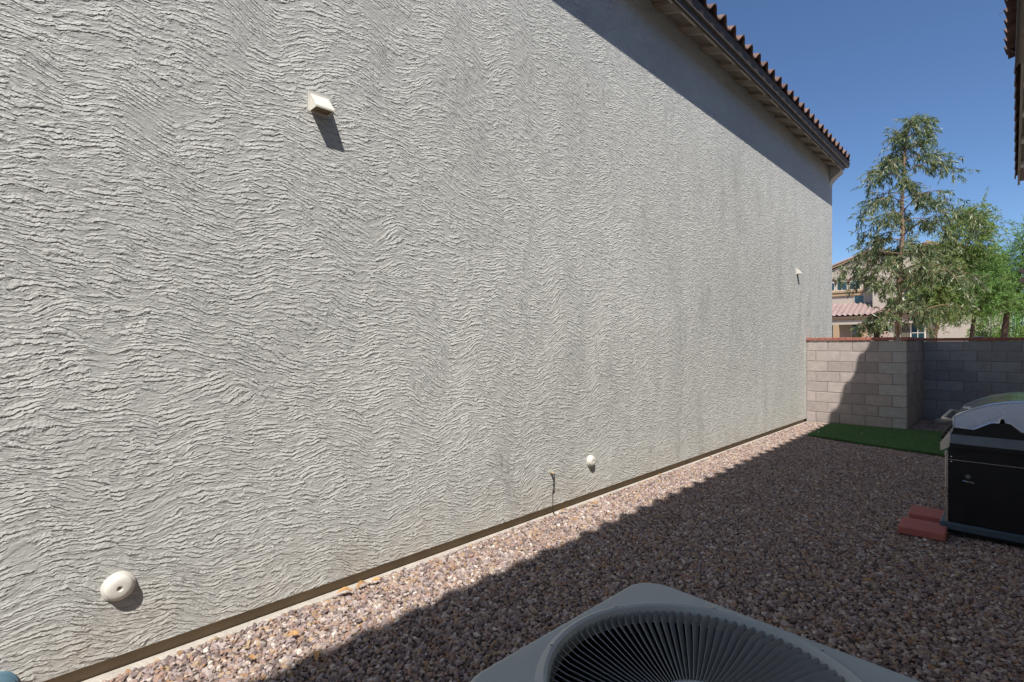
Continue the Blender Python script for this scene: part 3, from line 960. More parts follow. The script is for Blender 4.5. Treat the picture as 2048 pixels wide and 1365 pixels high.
# ------------------------------------------------------------------ air conditioner condenser
def condenser():
    t = thing('air_conditioner', 'grey outdoor air conditioner unit with round radial fan grille on top', 'air conditioner', (2.54, 1.09, 0.0), math.radians(-1.6))
    H, Z = 0.398, 0.78

    def rsq(h, r, n=7):
        out = []
        for cx, cy, a0 in ((h - r, h - r, 0), (-h + r, h - r, 90), (-h + r, -h + r, 180), (h - r, -h + r, 270)):
            for i in range(n + 1):
                a = math.radians(a0 + 90 * i / n)
                out.append((cx + r * math.cos(a), cy + r * math.sin(a)))
        m = n + 1
        full = []
        for i, p in enumerate(out):
            full.append(p)
            if i % m == n:                       # straight side: add points so that the throat stays round
                q = out[(i + 1) % len(out)]
                full += [(p[0] + (q[0] - p[0]) * k / 12, p[1] + (q[1] - p[1]) * k / 12) for k in range(1, 12)]
        return full
    n = 7
    N = 4 * (n + 1) + 44
    # top sheet: rounded square with a rolled outer edge, circular throat with a raised bead
    b = MB()
    rings = [(rsq(H - 0.004, 0.085), Z - 0.05), (rsq(H, 0.09), Z - 0.046), (rsq(H, 0.09), Z - 0.012), (rsq(H - 0.004, 0.09), Z - 0.004), (rsq(H - 0.012, 0.088), Z), (rsq(H - 0.014, 0.088), Z)]
    ref = rings[-1][0]
    angs = [math.atan2(p[1], p[0]) for p in ref]

    def circ(r, z):
        return ([(r * math.cos(a), r * math.sin(a)) for a in angs], z)
    prof = [(0.375, Z), (0.373, Z), (0.371, Z + 0.004), (0.366, Z + 0.007), (0.360, Z + 0.014), (0.352, Z + 0.0165), (0.344, Z + 0.013), (0.339, Z + 0.004), (0.337, Z - 0.012), (0.336, Z - 0.03)]
    rings += [circ(r, z) for r, z in prof]
    # subdivide the angle for a clean circle
    allv = []
    for pl, z in rings:
        row = []
        for i in range(N):
            p, q = Vector(pl[i]), Vector(pl[(i + 1) % N])
            for s in range(4):
                v = p.lerp(q, s / 4)
                row.append(v)
        if rings.index((pl, z)) >= 6:
            rr = Vector(pl[0]).length
            row = [v.normalized() * rr for v in row]
        allv.append([(v.x, v.y, z) for v in row])
    K = N * 4
    for row in allv:
        b.v += row
    for i in range(len(allv) - 1):
        for jx in range(K):
            b.f.append((i * K + jx, i * K + (jx + 1) % K, (i + 1) * K + (jx + 1) % K, (i + 1) * K + jx))
    b.build('top_panel', M['ac'], t, True, angle=36)
    # grille blades: dished towards the hub, each tilted and slightly swept
    blades = 90
    src = None
    for i in range(blades):
        a = 2 * math.pi * i / blades
        if src is None:
            bb = MB()
            m = 12
            w2 = 0.0115
            for s in range(m + 1):
                q = s / m
                r = 0.108 + (0.339 - 0.108) * q
                zc = Z - 0.048 + 0.048 * q ** 1.6
                sw = 0.014 * (1 - q) ** 1.5 - 0.012 * max(0, (q - 0.85) / 0.15)
                til = math.radians(58 - 18 * q)
                hw = w2 * (0.55 + 0.45 * q) * (1 - 0.72 * max(0, (q - 0.86) / 0.14))
                for sg in (-1, 1):
                    for th in (-0.0011, 0.0011):
                        bb.v.append((r, sw + sg * hw * math.cos(til) - th * math.sin(til), zc + sg * hw * math.sin(til) + th * math.cos(til)))
            for s in range(m):
                o, p = 4 * s, 4 * s + 4
                bb.f += [(o, o + 2, p + 2, p), (o + 1, p + 1, p + 3, o + 3), (o, p, p + 1, o + 1), (o + 2, o + 3, p + 3, p + 2)]
            bb.f += [(0, 1, 3, 2), (4 * m, 4 * m + 2, 4 * m + 3, 4 * m + 1)]
            src = bb.build('grille_blade', M['fin'], t, True, angle=40)
        else:
            dup(src, t, (0, 0, 0), (0, 0, a))
    zh = Z - 0.042
    MB().lathe([(0.0, zh - 0.004), (0.03, zh - 0.003), (0.032, zh - 0.001), (0.055, zh - 0.001), (0.058, zh - 0.004), (0.075, zh - 0.004), (0.078, zh), (0.1, zh - 0.001), (0.104, zh - 0.005), (0.112, zh - 0.004), (0.116, zh - 0.010), (0.112, zh - 0.022), (0.0, zh - 0.022)], 64).build('grille_hub', M['ac'], t, True, angle=30)
    MB().lathe([(0.0, zh), (0.008, zh), (0.008, zh + 0.012), (0.005, zh + 0.017), (0.0, zh + 0.018)], 12).build('hub_bolt', M['dark'], t, True, angle=40, loc=(-0.030, 0.050, 0))
    for i in range(8):
        a = math.radians(22 + 45 * i)
        o = MB().lathe([(0.0, 0.0), (0.004, 0.0), (0.004, 0.003), (0.0, 0.004)], 8).build('screw', M['steel'], t, loc=(0.356 * math.cos(a), 0.356 * math.sin(a), Z + 0.0155))
    # inside: shroud, motor, fan
    MB().lathe([(0.335, Z - 0.03), (0.33, Z - 0.30), (0.0, Z - 0.32)], 48, caps=False).build('shroud', M['dark'], t, True)
    MB().lathe([(0.0, Z - 0.09), (0.07, Z - 0.09), (0.075, Z - 0.11), (0.075, Z - 0.2), (0.0, Z - 0.2)], 24).build('fan_motor', M['motor'], t, True, angle=40)
    for i in range(3):
        a = 2 * math.pi * i / 3 + 0.5
        bb = MB().add([(0.06, -0.05, -0.21), (0.30, -0.13, -0.20), (0.30, 0.10, -0.25), (0.06, 0.05, -0.23), (0.06, -0.05, -0.213), (0.30, -0.13, -0.203), (0.30, 0.10, -0.253), (0.06, 0.05, -0.233)],
                      [(0, 1, 2, 3), (7, 6, 5, 4), (0, 4, 5, 1), (1, 5, 6, 2), (2, 6, 7, 3), (3, 7, 4, 0)])
        o = bb.build('fan_blade', M['fanblade'], t, loc=(0, 0, Z))
        o.rotation_euler = (0, 0, a)
    # cabinet: corner posts and louvred sides
    src = None
    for sx in (-1, 1):
        for sy in (-1, 1):
            MB().cbox((-0.035, -0.035, 0.05), (0.035, 0.035, Z - 0.05), 0.012).build('corner_post', M['ac_side'], t, loc=(sx * (H - 0.04), sy * (H - 0.04), 0))
    for i in range(22):
        z = 0.085 + i * 0.0295
        if src is None:
            bb = MB()
            for k in range(4):
                mt = Matrix.Rotation(k * math.pi / 2, 4, 'Z')
                bb.prism([(H - 0.022, 0.012), (H - 0.004, -0.004), (H - 0.006, -0.007), (H - 0.026, 0.010)], 'y', -H + 0.06, H - 0.06, mt)
            src = bb.build('louver', M['ac_side'], t, loc=(0, 0, z))
        else:
            dup(src, t, (0, 0, z))
    MB().box((-H + 0.03, -H + 0.03, 0.05), (H - 0.03, H - 0.03, Z - 0.33)).build('coil', M['dark'], t)
    MB().cbox((-H - 0.01, -H - 0.01, 0.03), (H + 0.01, H + 0.01, 0.075), 0.006).build('base_pan', M['ac_side'], t)
    MB().cbox((-H - 0.05, -H - 0.05, -0.05), (H + 0.05, H + 0.05, 0.03), 0.01).build('pad', M['concrete'], t)


condenser()


# ------------------------------------------------------------------ barbecue grill
def grill():
    t = thing('barbecue_grill', 'black gas barbecue grill cart with rounded steel hood', 'grill', (2.60, 5.45, 0.0))
    L = 1.02                                     # length along +y, side panel faces the camera
    W = 0.66
    # local x 0 is the front post
    MB().cbox((0.016, 0.0, 0.105), (W - 0.03, 0.014, 0.604), 0.003).build('side_panel', M['gblack'], t)
    MB().cbox((0.016, 0.001, 0.609), (W - 0.03, 0.016, 0.72), 0.003).build('upper_side_panel', M['gblack'], t)
    MB().box((0.016, 0.006, 0.6045), (W - 0.03, 0.012, 0.6085)).build('panel_seam', M['steel'], t)
    MB().cbox((0.02, L - 0.014, 0.105), (W - 0.03, L, 0.72), 0.003).build('far_side_panel', M['gblack'], t)
    MB().cbox((0.02, 0.02, 0.11), (0.036, L - 0.02, 0.66), 0.003).build('front_door', M['steel'], t)
    MB().cbox((W - 0.05, 0.02, 0.11), (W - 0.034, L - 0.02, 0.72), 0.003).build('back_panel', M['gblack'], t)
    for (x, y) in ((-0.004, -0.004), (-0.004, L - 0.02), (W - 0.03, -0.004), (W - 0.03, L - 0.02)):
        MB().cbox((x, y, 0.1), (x + 0.020, y + 0.024, 0.68), 0.003).build('corner_post', M['steel'], t)
    # base frame
    b = MB().cbox((-0.036, -0.03, 0.042), (W + 0.01, L + 0.03, 0.102), 0.008)
    b.build('base_frame', M['gbase'], t)
    MB().cbox((-0.02, -0.018, 0.018), (W, L + 0.02, 0.041), 0.006).build('base_skirt', M['gblack'], t)
    for (x, y) in ((0.08, 0.08), (0.08, L - 0.08), (W - 0.09, 0.08), (W - 0.09, L - 0.08)):
        MB().lathe([(0.0, -0.02), (0.022, -0.02), (0.026, -0.012), (0.026, 0.012), (0.022, 0.02), (0.0, 0.02)], 16, Matrix.Rotation(math.radians(90), 4, 'X')).build('caster', M['gblack'], t, True, angle=40, loc=(x, y, 0.012))
    # folded side shelf: lip that slopes out below the firebox
    MB().prism([(-0.065, 0.752), (0.0, 0.815), (0.0, 0.79), (-0.065, 0.735)], 'x', 0.03, W, ).build('side_shelf', M['gshelf'], t)
    MB().cbox((0.028, -0.069, 0.717), (W, -0.0655, 0.749), 0.001).build('shelf_lip', M['gblack'], t)
    MB().prism([(-0.065, 0.719), (0.0, 0.722), (0.0, 0.785), (-0.065, 0.733)], 'x', 0.034, W - 0.004).build('shelf_bracket', M['gblack'], t)
    # firebox and hood
    MB().prism([(0.045, 0.79), (0.045, 0.868), (0.17, 0.864), (0.28, 0.925), (0.33, 0.93), (0.40, 0.93), (0.46, 0.866), (0.61, 0.866), (0.61, 0.79)], 'y', 0.012, L - 0.012).build('firebox', M['gblack'], t)
    arc = [(0.042, 0.951), (0.070, 0.980), (0.114, 1.008), (0.183, 1.045), (0.268, 1.080), (0.366, 1.105), (0.451, 1.114), (0.53, 1.106), (0.585, 1.07), (0.615, 1.0), (0.62, 0.872)]
    low = [(0.52, 0.868), (0.44, 0.871), (0.382, 0.931), (0.352, 0.934), (0.346, 0.968), (0.322, 0.967), (0.318, 0.932), (0.270, 0.928), (0.17, 0.862), (0.042, 0.868)]
    b = MB()
    inner = [(0.33 + (x - 0.33) * 0.965, 0.86 + (z - 0.86) * 0.955) for x, z in arc]
    poly = arc + inner[::-1]
    n = len(arc)
    b.v = [(x, 0.02, z) for x, z in poly] + [(x, L - 0.02, z) for x, z in poly]
    m = 2 * n
    for i in range(m - 1):
        b.f.append((i, i + 1, m + i + 1, m + i))
    b.f.append((m - 1, 0, m, 2 * m - 1))
    for off in (0, m):
        for i in range(n - 1):
            b.f.append((off + i, off + i + 1, off + m - 2 - i, off + m - 1 - i))
    b.build('hood', M['hood'], t, True, angle=25)
    outl = [(0.042, 0.868)] + arc + low[:-1]
    for y in (0.0, L - 0.024):
        e = MB().prism(outl, 'y', y, y + 0.024).build('hood_end', M['hoodcap'], t)
        if y == 0.0:
            # raised rim following the outline
            cx, cz = 0.33, 0.965
            pts = [(x + (cx - x) * 0.02, -0.003, z + (cz - z) * 0.06) for x, z in outl]
            MB().tube(pts + [pts[0], pts[1]], 0.005, 6).build('rim', M['hood'], e, True)
            inn = [(0.082, 0.893), (0.082, 0.935), (0.13, 0.985), (0.2, 1.02), (0.28, 1.05), (0.37, 1.073), (0.45, 1.081), (0.52, 1.074), (0.57, 1.04), (0.585, 0.99), (0.585, 0.9), (0.45, 0.898), (0.392, 0.955), (0.372, 0.985), (0.336, 0.995), (0.3, 0.985), (0.283, 0.958), (0.255, 0.955), (0.165, 0.888)]
            MB().tube([(x, -0.001, z) for x, z in inn + inn[:2]], 0.0028, 6).build('panel_crease', M['hoodcap'], e, True)
            MB().prism(inn, 'y', -0.0035, 0.0).build('raised_panel', M['hoodcap'], e)
    # hood handle at the front
    pts = [(0.04, 0.16, 0.925), (0.0, 0.15, 0.932), (-0.018, 0.17, 0.934), (-0.02, 0.3, 0.934), (-0.02, L - 0.2, 0.934), (-0.01, L - 0.16, 0.932), (0.04, L - 0.16, 0.925)]
    pts = [(x, y - 0.13, z) for x, y, z in pts]
    MB().tube(pts, 0.014, 10).build('hood_handle', M['handle'], t, True)
    MB().cbox((0.105, 0.06, 1.022), (0.15, 0.075, 1.04), 0.003).build('hood_stop', M['steel'], t)
    # slanted control panel with knobs on the front
    MB().prism([(0.03, 0.815), (0.012, 0.815), (-0.034, 0.738), (-0.034, 0.672), (0.012, 0.70), (0.03, 0.72)], 'y', 0.0, L).build('control_panel', M['handle'], t)
    for k in range(4):
        y = 0.14 + k * 0.24
        MB().lathe([(0.0, 0.0), (0.028, 0.0), (0.026, 0.012), (0.018, 0.014), (0.016, 0.034), (0.0, 0.036)], 20, Matrix.Rotation(math.radians(-122), 4, 'Y')).build('knob', M['gblack'], t, True, angle=35, loc=(-0.012, y, 0.776))
    # tank knob and clip on the side panel, two screws
    MB().lathe([(0.0, 0.0), (0.016, 0.0), (0.018, 0.012), (0.012, 0.02), (0.0, 0.022)], 16, Matrix.Rotation(math.radians(90), 4, 'X')).build('panel_knob', M['gshelf'], t, True, angle=40, loc=(0.139, 0.0, 0.488))
    c = MB().cbox((-0.016, -0.012, -0.007), (0.016, 0.0, 0.007), 0.003)
    c.tube([(-0.034, -0.004, 0.004), (-0.016, -0.008, 0.0), (0.016, -0.008, -0.002), (0.034, -0.004, -0.006)], 0.003, 6)
    c.build('panel_clip', M['chrome'], t, loc=(0.139, 0.0, 0.447))
    for z in (0.632, 0.592):
        MB().lathe([(0.0, 0.0), (0.007, 0.0), (0.006, 0.004), (0.0, 0.006)], 10, Matrix.Rotation(math.radians(90), 4, 'X')).build('screw', M['chrome'], t, True, loc=(0.036, -0.001, z))


grill()


# ------------------------------------------------------------------ paver bricks beside the grill
src = None
for cx, cy, rz, lab in ((2.467, 5.335, 0.03, 'red concrete paver brick on the gravel in front of the grill base, nearer one'),
                        (2.478, 5.80, 0.035, 'red concrete paver brick on the gravel half behind the grill base')):
    b = MB().cbox((-0.15, -0.15, -0.03), (0.15, 0.15, 0.03), 0.007)
    o = b.build('paver_brick', M['paver'], None, loc=(cx, cy, 0.033))
    o.rotation_euler = (0.01, -0.012, rz)
    tag(o, lab, 'brick', 'red pavers by the grill')


# ------------------------------------------------------------------ artificial turf mat
def turf():
    t = thing('turf_mat', 'dark green artificial turf mat lying at the foot of the block wall', 'turf mat', (1.5, 10.3, 0))
    b = MB()
    nx, ny = 34, 20
    A, B, C, D = (0.50, 9.60), (2.85, 9.02), (2.95, 11.9), (0.44, 11.36)

    def at(u, v):
        p = [(A[i] * (1 - u) + B[i] * u) * (1 - v) + (D[i] * (1 - u) + C[i] * u) * v for i in (0, 1)]
        if v > 0.5:
            p[1] += 0.05 * math.sin(u * 9.0) * (v - 0.5) - 0.16 * (v - 0.5) * math.sin(math.pi * u) ** 2 * 2
        z = 0.028 + 0.006 * math.sin(u * 11 + v * 3) + 0.012 * max(0, v - 0.85) * math.sin(u * 13)
        return (p[0] - 1.5, p[1] - 10.3, z)
    for i in range(ny + 1):
        for j in range(nx + 1):
            b.v.append(at(j / nx, i / ny))
    base = len(b.v)
    for i in range(ny + 1):
        for j in range(nx + 1):
            x, y, z = b.v[i * (nx + 1) + j]
            b.v.append((x, y, z - 0.022))
    for i in range(ny):
        for j in range(nx):
            k = i * (nx + 1) + j
            q = (k, k + 1, k + nx + 2, k + nx + 1)
            b.f.append(q)
            b.f.append(tuple(base + a for a in q[::-1]))
    rim = [j for j in range(nx + 1)] + [i * (nx + 1) + nx for i in range(1, ny + 1)] + [ny * (nx + 1) + j for j in range(nx - 1, -1, -1)] + [i * (nx + 1) for i in range(ny - 1, 0, -1)]
    for a, c in zip(rim, rim[1:] + rim[:1]):
        b.f.append((a, base + a, base + c, c))
    b.build('backing', M['turf'], t, True, angle=50)
    g = MB()
    g.sheet = True
    for _ in range(26000):
        u, v = R.random(), R.random()
        x, y, z = at(u, v)
        a = R.uniform(0, 6.28)
        l = R.uniform(0.006, 0.014)
        dx, dy = math.cos(a) * 0.004, math.sin(a) * 0.004
        tx, ty = R.uniform(-.012, .012), R.uniform(-.012, .012)
        o = len(g.v)
        g.v += [(x - dx, y - dy, z - 0.002), (x + dx, y + dy, z - 0.002), (x + tx, y + ty, z + l)]
        g.f.append((o, o + 1, o + 2))
    tag(g.build('grass_blades', M['blade'], t), kind='stuff')
    src = None
    for u, v, lab in ((0.05, 0.14, 'pale petal at the near left corner of the green turf mat'), (0.2, 0.72, 'pale petal on the turf farthest back beside the block wall'),
                      (0.27, 0.42, 'pale petal in the middle of the left half of the turf'), (0.62, 0.55, 'lone pale petal on the right half of the green turf')):
        x, y, z = at(u, v)
        o = MB().add([(-0.016, -0.012, 0), (0.018, -0.010, 0.006), (0.014, 0.014, 0.002), (-0.012, 0.012, 0.008), (-0.016, -0.012, -0.002), (0.018, -0.010, 0.004), (0.014, 0.014, 0.0), (-0.012, 0.012, 0.006)],
                     [(0, 1, 2, 3), (7, 6, 5, 4), (0, 4, 5, 1), (1, 5, 6, 2), (2, 6, 7, 3), (3, 7, 4, 0)]) if src is None else None
        loc = (x + 1.5, y + 10.3, z + 0.02)
        if src is None:
            src = o.build('fallen_petal', M['petal'], None, loc=loc)
            q = src
        else:
            q = dup(src, None, loc, (0, 0, R.uniform(0, 6)))
        q.scale = [R.uniform(0.6, 1.1)] * 3
        tag(q, lab, 'petal', 'petals on the turf mat')


turf()


# ------------------------------------------------------------------ dry leaves on the gravel
def dry_leaf(x, y, l, w, rz, label, z=0.016):
    b = MB()
    n = 6
    for i in range(n + 1):
        q = i / n
        hw = w * math.sin(math.pi * (0.06 + 0.9 * q)) ** 0.8
        zz = 0.18 * l * math.sin(math.pi * q) + 0.10 * l * q
        b.v += [((q - 0.5) * l, -hw, zz + 0.35 * hw), ((q - 0.5) * l, 0, zz), ((q - 0.5) * l, hw, zz + 0.5 * hw)]
    for i in range(n):
        k = 3 * i
        b.f += [(k, k + 3, k + 4, k + 1), (k + 1, k + 4, k + 5, k + 2)]
    top = list(b.f)
    m = len(b.v)
    b.v += [(p[0], p[1], p[2] - 0.0012) for p in b.v]
    b.f += [tuple(m + a for a in f[::-1]) for f in top]
    o = b.build('dry_leaf', M['dryleaf'], None, True, loc=(x, y, z))
    o.rotation_euler = (R.uniform(-.3, .3), R.uniform(-.2, .2), rz)
    tag(o, label, 'leaf', 'dry leaves on the gravel')


dry_leaf(0.09, 1.50, 0.09, 0.018, 1.2, 'curled orange brown dry leaf at the wall foot, left of its darker neighbour')
dry_leaf(0.07, 1.62, 0.075, 0.014, 1.9, 'dark brown dry leaf against the wall foot beside the curled orange one')
dry_leaf(0.085, 1.72, 0.06, 0.012, 0.9, 'small dry leaf farthest right in the cluster at the wall foot')
dry_leaf(0.60, 1.10, 0.10, 0.016, -0.5, 'long brown dry leaf at the edge of the shadow on the gravel')
dry_leaf(0.39, 0.86, 0.06, 0.014, 0.3, 'rust coloured dry leaf on the sunlit gravel in the bottom left')
dry_leaf(0.33, 1.09, 0.055, 0.015, 1.0, 'yellowish dry leaf on sunlit gravel near the shadow edge')
dry_leaf(0.075, 3.65, 0.07, 0.016, 1.3, 'orange dry leaf at the foot of the black cable')
dry_leaf(0.15, 4.02, 0.06, 0.014, 0.4, 'orange dry leaf on sunlit gravel below the small round cover')
dry_leaf(2.34, 3.93, 0.07, 0.014, 0.2, 'pale tan dry leaf on the shaded gravel above the air conditioner')
dry_leaf(0.05, 5.45, 0.06, 0.012, 1.5, 'small dry leaf at the wall foot beyond the small round cover')


# ------------------------------------------------------------------ trees
def leaf_add(b, p, d, l, w, tw):
    d = d.normalized()
    s = d.cross(Vector((math.cos(tw), math.sin(tw), 0.35)))
    if s.length < 0.1:
        s = d.cross(Vector((1, 0, 0)))
    s.normalize()
    nrm = d.cross(s)
    o = len(b.v)
    m = p + d * (l * 0.42)
    b.v += [tuple(p), tuple(m + s * w + nrm * w * 0.4), tuple(p + d * l), tuple(m - s * w + nrm * w * 0.4)]
    b.f += [(o, o + 1, o + 2), (o, o + 2, o + 3)]


def interp(tab, z):
    for (a, x), (b, y) in zip(tab, tab[1:]):
        if a <= z <= b:
            return x + (y - x) * (z - a) / (b - a)
    return tab[0][1] if z < tab[0][0] else tab[-1][1]


def rv(r=1.0):
    return Vector((R.uniform(-r, r), R.uniform(-r, r), R.uniform(-r, r)))


RIGHT = Vector((math.cos(YAW), math.sin(YAW), 0))      # only a rough compass bearing for uneven crowns


def eucalyptus():
    base = Vector((0.42, 19.0, 0))
    t = thing('eucalyptus_tree', 'tall slender tree with narrow drooping grey green leaves behind the block wall', 'tree', base)
    tp = [(0, 0.0, 0.0), (1.7, 0.0, 0.02), (3.0, 0.05, 0.0), (4.2, 0.10, 0.0), (5.0, 0.12, 0.02), (6.0, 0.13, 0.0), (6.9, 0.15, 0.0), (7.7, 0.24, 0.0), (8.3, 0.38, 0.0)]
    tk = lambda z: Vector((interp([(a, x) for a, x, y in tp], z), interp([(a, y) for a, x, y in tp], z), z))
    zs = [-0.1] + [0.25 * i for i in range(1, 34)]
    wob = {z: 0.02 * math.sin(z * 3.1) for z in zs}
    MB().tube([tk(z) + Vector((wob[z], wob[z] * 0.6, 0)) for z in zs], [0.085 * (1 - z / 9.2) ** 0.8 + 0.006 + 0.004 * math.sin(z * 9) for z in zs], 9).build('trunk', M['bark'], t, True)
    rad = [(1.6, 0.7), (2.1, 1.3), (2.9, 1.65), (3.8, 1.75), (4.8, 1.75), (5.6, 1.6), (6.4, 1.3), (7.2, 0.8), (7.8, 0.5), (8.5, 0.2)]
    lb, tw = MB(), MB()
    lb.sheet = tw.sheet = True
    nl = 46
    for i in range(nl):
        z = 2.0 + 6.2 * ((i + 0.5) / nl) ** 1.05
        az = i * 2.39996 + R.uniform(-.4, .4)
        d = Vector((math.cos(az), math.sin(az), 0))
        k = d.dot(RIGHT)
        ln = interp(rad, z) * R.uniform(0.55, 1.15) * (1.0 + 0.15 * k)
        p0 = tk(z)
        up, dr = R.uniform(0.2, 1.0), R.uniform(0.55, 0.95)
        pts = []
        for s in range(9):
            q = s / 8
            pts.append(p0 + d * (ln * q) + Vector((0, 0, ln * (up * q - dr * q ** 2.6))) + rv(0.03) * q)
        r0 = 0.012 + 0.016 * (1 - z / 9)
        MB().tube(pts, [r0 * (1 - 0.85 * s / 8) for s in range(9)], 5).build('limb', M['bark'], t, True)
        ntw = int(17 + 11 * ln)
        if -0.75 > k and 3.3 < z < 4.3:
            ntw = int(ntw * 0.6)
        for j in range(ntw):
            q = 0.22 + 0.78 * (j + R.random()) / ntw
            a = min(int(q * 8), 7)
            p = pts[a].lerp(pts[a + 1], q * 8 - a)
            td = (d * R.uniform(0.1, 0.9) + rv(0.75) + Vector((0, 0, R.uniform(-0.9, 0.35)))).normalized()
            if z > 7.2:
                td = (td + Vector((0.25, 0.2, 0.7))).normalized()
            L = R.uniform(0.22, 0.55)
            tp_ = [p]
            for s in range(1, 5):
                td = (td + Vector((0, 0, -0.22)) + rv(0.12)).normalized()
                tp_.append(tp_[-1] + td * (L / 4))
            tw.tube(tp_, [0.0045, 0.0038, 0.003, 0.0022, 0.0015], 3, False)
            for m in range(R.randint(12, 18)):
                f = R.uniform(0.1, 1.0) * 4
                a2 = min(int(f), 3)
                pp = tp_[a2].lerp(tp_[a2 + 1], f - a2)
                ld = (tp_[a2 + 1] - tp_[a2]).normalized() * 0.55 + rv(0.7) + Vector((0, 0, -0.55))
                leaf_add(lb, pp, ld, R.uniform(0.11, 0.21), R.uniform(0.010, 0.0165), R.uniform(0, 6.28))
    tw.build('twigs', M['bark'], t)
    lb.build('crown', M['euc'], t)


def bushy_tree(name, label, base, trunk, limbs, blobs, leafmat, barkmat, nleaf, ll, lw, tr=0.09, droop=0.2):
    """trunk polyline, limbs and leaf sprays filling uneven blobs (centre, radii)"""
    t = thing(name, label, 'tree', base)
    n = len(trunk)
    MB().tube(trunk, [tr * (1 - 0.5 * i / (n - 1)) for i in range(n)], 9).build('trunk', barkmat, t, True)
    for pl in limbs:
        m = len(pl)
        MB().tube(pl, [tr * 0.5 * (1 - 0.8 * i / (m - 1)) for i in range(m)], 6).build('limb', barkmat, t, True)
    lb, tw = MB(), MB()
    lb.sheet = tw.sheet = True
    vol = [r[0] * r[1] * r[2] for c, r in blobs]
    tot = sum(vol)
    ends = [Vector(p) for pl in limbs for p in pl[len(pl) // 2:]] + [Vector(trunk[-1])]
    for (c, r), v in zip(blobs, vol):
        c = Vector(c)
        ns = max(6, int(nleaf * v / tot / 26))
        for s in range(ns):
            d = rv(1.0)
            while d.length > 1.0 or d.length < 0.25:
                d = rv(1.0)
            d = d.normalized() * d.length ** 0.6
            p = c + Vector((d.x * r[0], d.y * r[1], d.z * r[2]))
            td = (Vector((d.x, d.y, d.z * 0.5 + 0.15)) + rv(0.6)).normalized()
            L = R.uniform(0.3, 0.65)
            pts = [p - td * L * 0.6]
            for q in range(4):
                td = (td + Vector((0, 0, -droop)) + rv(0.15)).normalized()
                pts.append(pts[-1] + td * (L / 3))
            tw.tube(pts, [0.006, 0.005, 0.004, 0.003, 0.002], 3, False)
            if s % 9 == 0 and ends:
                e = min(ends, key=lambda q: (q - p).length)
                if (e - p).length < 1.6:
                    tw.tube([e, e.lerp(p, 0.5) + rv(0.08), pts[0]], [0.014, 0.010, 0.006], 4, False)
            for q in range(26):
                f = R.uniform(0, 1) * 4
                a = min(int(f), 3)
                pp = pts[a].lerp(pts[a + 1], f - a) + rv(0.035)
                leaf_add(lb, pp, (pts[a + 1] - pts[a]).normalized() * 0.5 + rv(0.9), ll * R.uniform(0.6, 1.3), lw * R.uniform(0.7, 1.2), R.uniform(0, 6.28))
    tw.build('twigs', barkmat, t)
    lb.build('crown', leafmat, t)
    return t


eucalyptus()
# pale forked trunk with olive crown, between the tall tree and the dark trunk
bushy_tree('pale_trunk_tree', 'pale forked trunk tree with olive crown, right behind the tall slender tree', (0.88, 23.0, 0),
           [(0, 0, -0.1), (0.02, 0, 1.2), (0.06, 0, 1.9), (0.16, 0, 2.5), (0.2, 0, 3.2), (0.32, 0, 4.4)],
           [[(0.06, 0, 2.2), (-0.15, 0.1, 2.9), (-0.35, 0.2, 3.7)], [(0.18, 0, 2.8), (0.55, -0.2, 3.9), (1.0, -0.2, 5.2)], [(0.25, 0, 3.8), (0.1, 0.2, 4.8), (0.25, 0.3, 5.6)]],
           [((0.85, 0, 5.2), (0.62, 0.8, 0.95)), ((1.12, 0, 5.95), (0.36, 0.5, 0.5)), ((1.45, 0, 5.35), (0.3, 0.4, 0.35)), ((0.25, 0.1, 4.4), (0.8, 0.9, 0.8)), ((-0.1, 0, 3.5), (0.75, 0.8, 0.7)), ((0.35, 0, 2.75), (0.6, 0.7, 0.4))],
           M['olive'], M['bark_pale'], 24000, 0.11, 0.014, 0.075, 0.25)
bushy_tree('mesquite_tree', 'fine leaved green tree with dark slanting trunk behind the rear block wall', (1.86, 23.6, 0),
           [(-0.05, 0, -0.1), (-0.04, 0, 1.3), (0.0, 0, 1.9), (0.06, 0, 2.6), (0.07, 0, 3.1)],
           [[(0.05, 0, 2.5), (0.35, 0.1, 3.0), (0.75, 0.2, 3.4)], [(0.07, 0, 3.0), (-0.3, -0.1, 3.5), (-0.7, 0, 3.9)], [(0.07, 0, 3.0), (0.1, 0.2, 3.8), (0.2, 0.2, 4.5)]],
           [((0.0, 0, 3.7), (1.05, 1.0, 0.7)), ((0.15, 0.1, 4.5), (0.75, 0.9, 0.55)), ((-0.6, 0, 3.1), (0.65, 0.8, 0.5)), ((0.55, 0, 3.1), (0.6, 0.8, 0.45)), ((0.0, 0, 2.75), (0.7, 0.7, 0.25))],
           M['mesq'], M['bark_dark'], 32000, 0.065, 0.012, 0.085)
bushy_tree('mesquite_tree', 'fine leaved green tree with short thick trunk at the right edge of the photo', (2.62, 24.5, 0),
           [(0.0, 0, -0.1), (0.0, 0, 1.4), (0.05, 0, 2.2), (0.12, 0, 2.8), (0.25, 0, 3.4)],
           [[(0.2, 0, 3.2), (0.42, 0.1, 4.0), (0.5, 0.1, 4.9)], [(0.12, 0, 2.8), (-0.25, 0.1, 3.4), (-0.45, 0.1, 4.3)], [(0.25, 0, 3.3), (0.9, 0.2, 3.9), (1.4, 0.2, 4.5)]],
           [((0.75, 0, 5.0), (0.7, 0.9, 0.75)), ((0.45, 0.1, 4.2), (0.95, 0.9, 0.6)), ((1.5, 0, 4.3), (1.0, 1.0, 1.0)), ((0.2, 0, 3.4), (0.9, 0.9, 0.5)), ((0.9, 0, 2.9), (0.7, 0.8, 0.35))],
           M['mesq'], M['bark_dark'], 34000, 0.065, 0.012, 0.12)


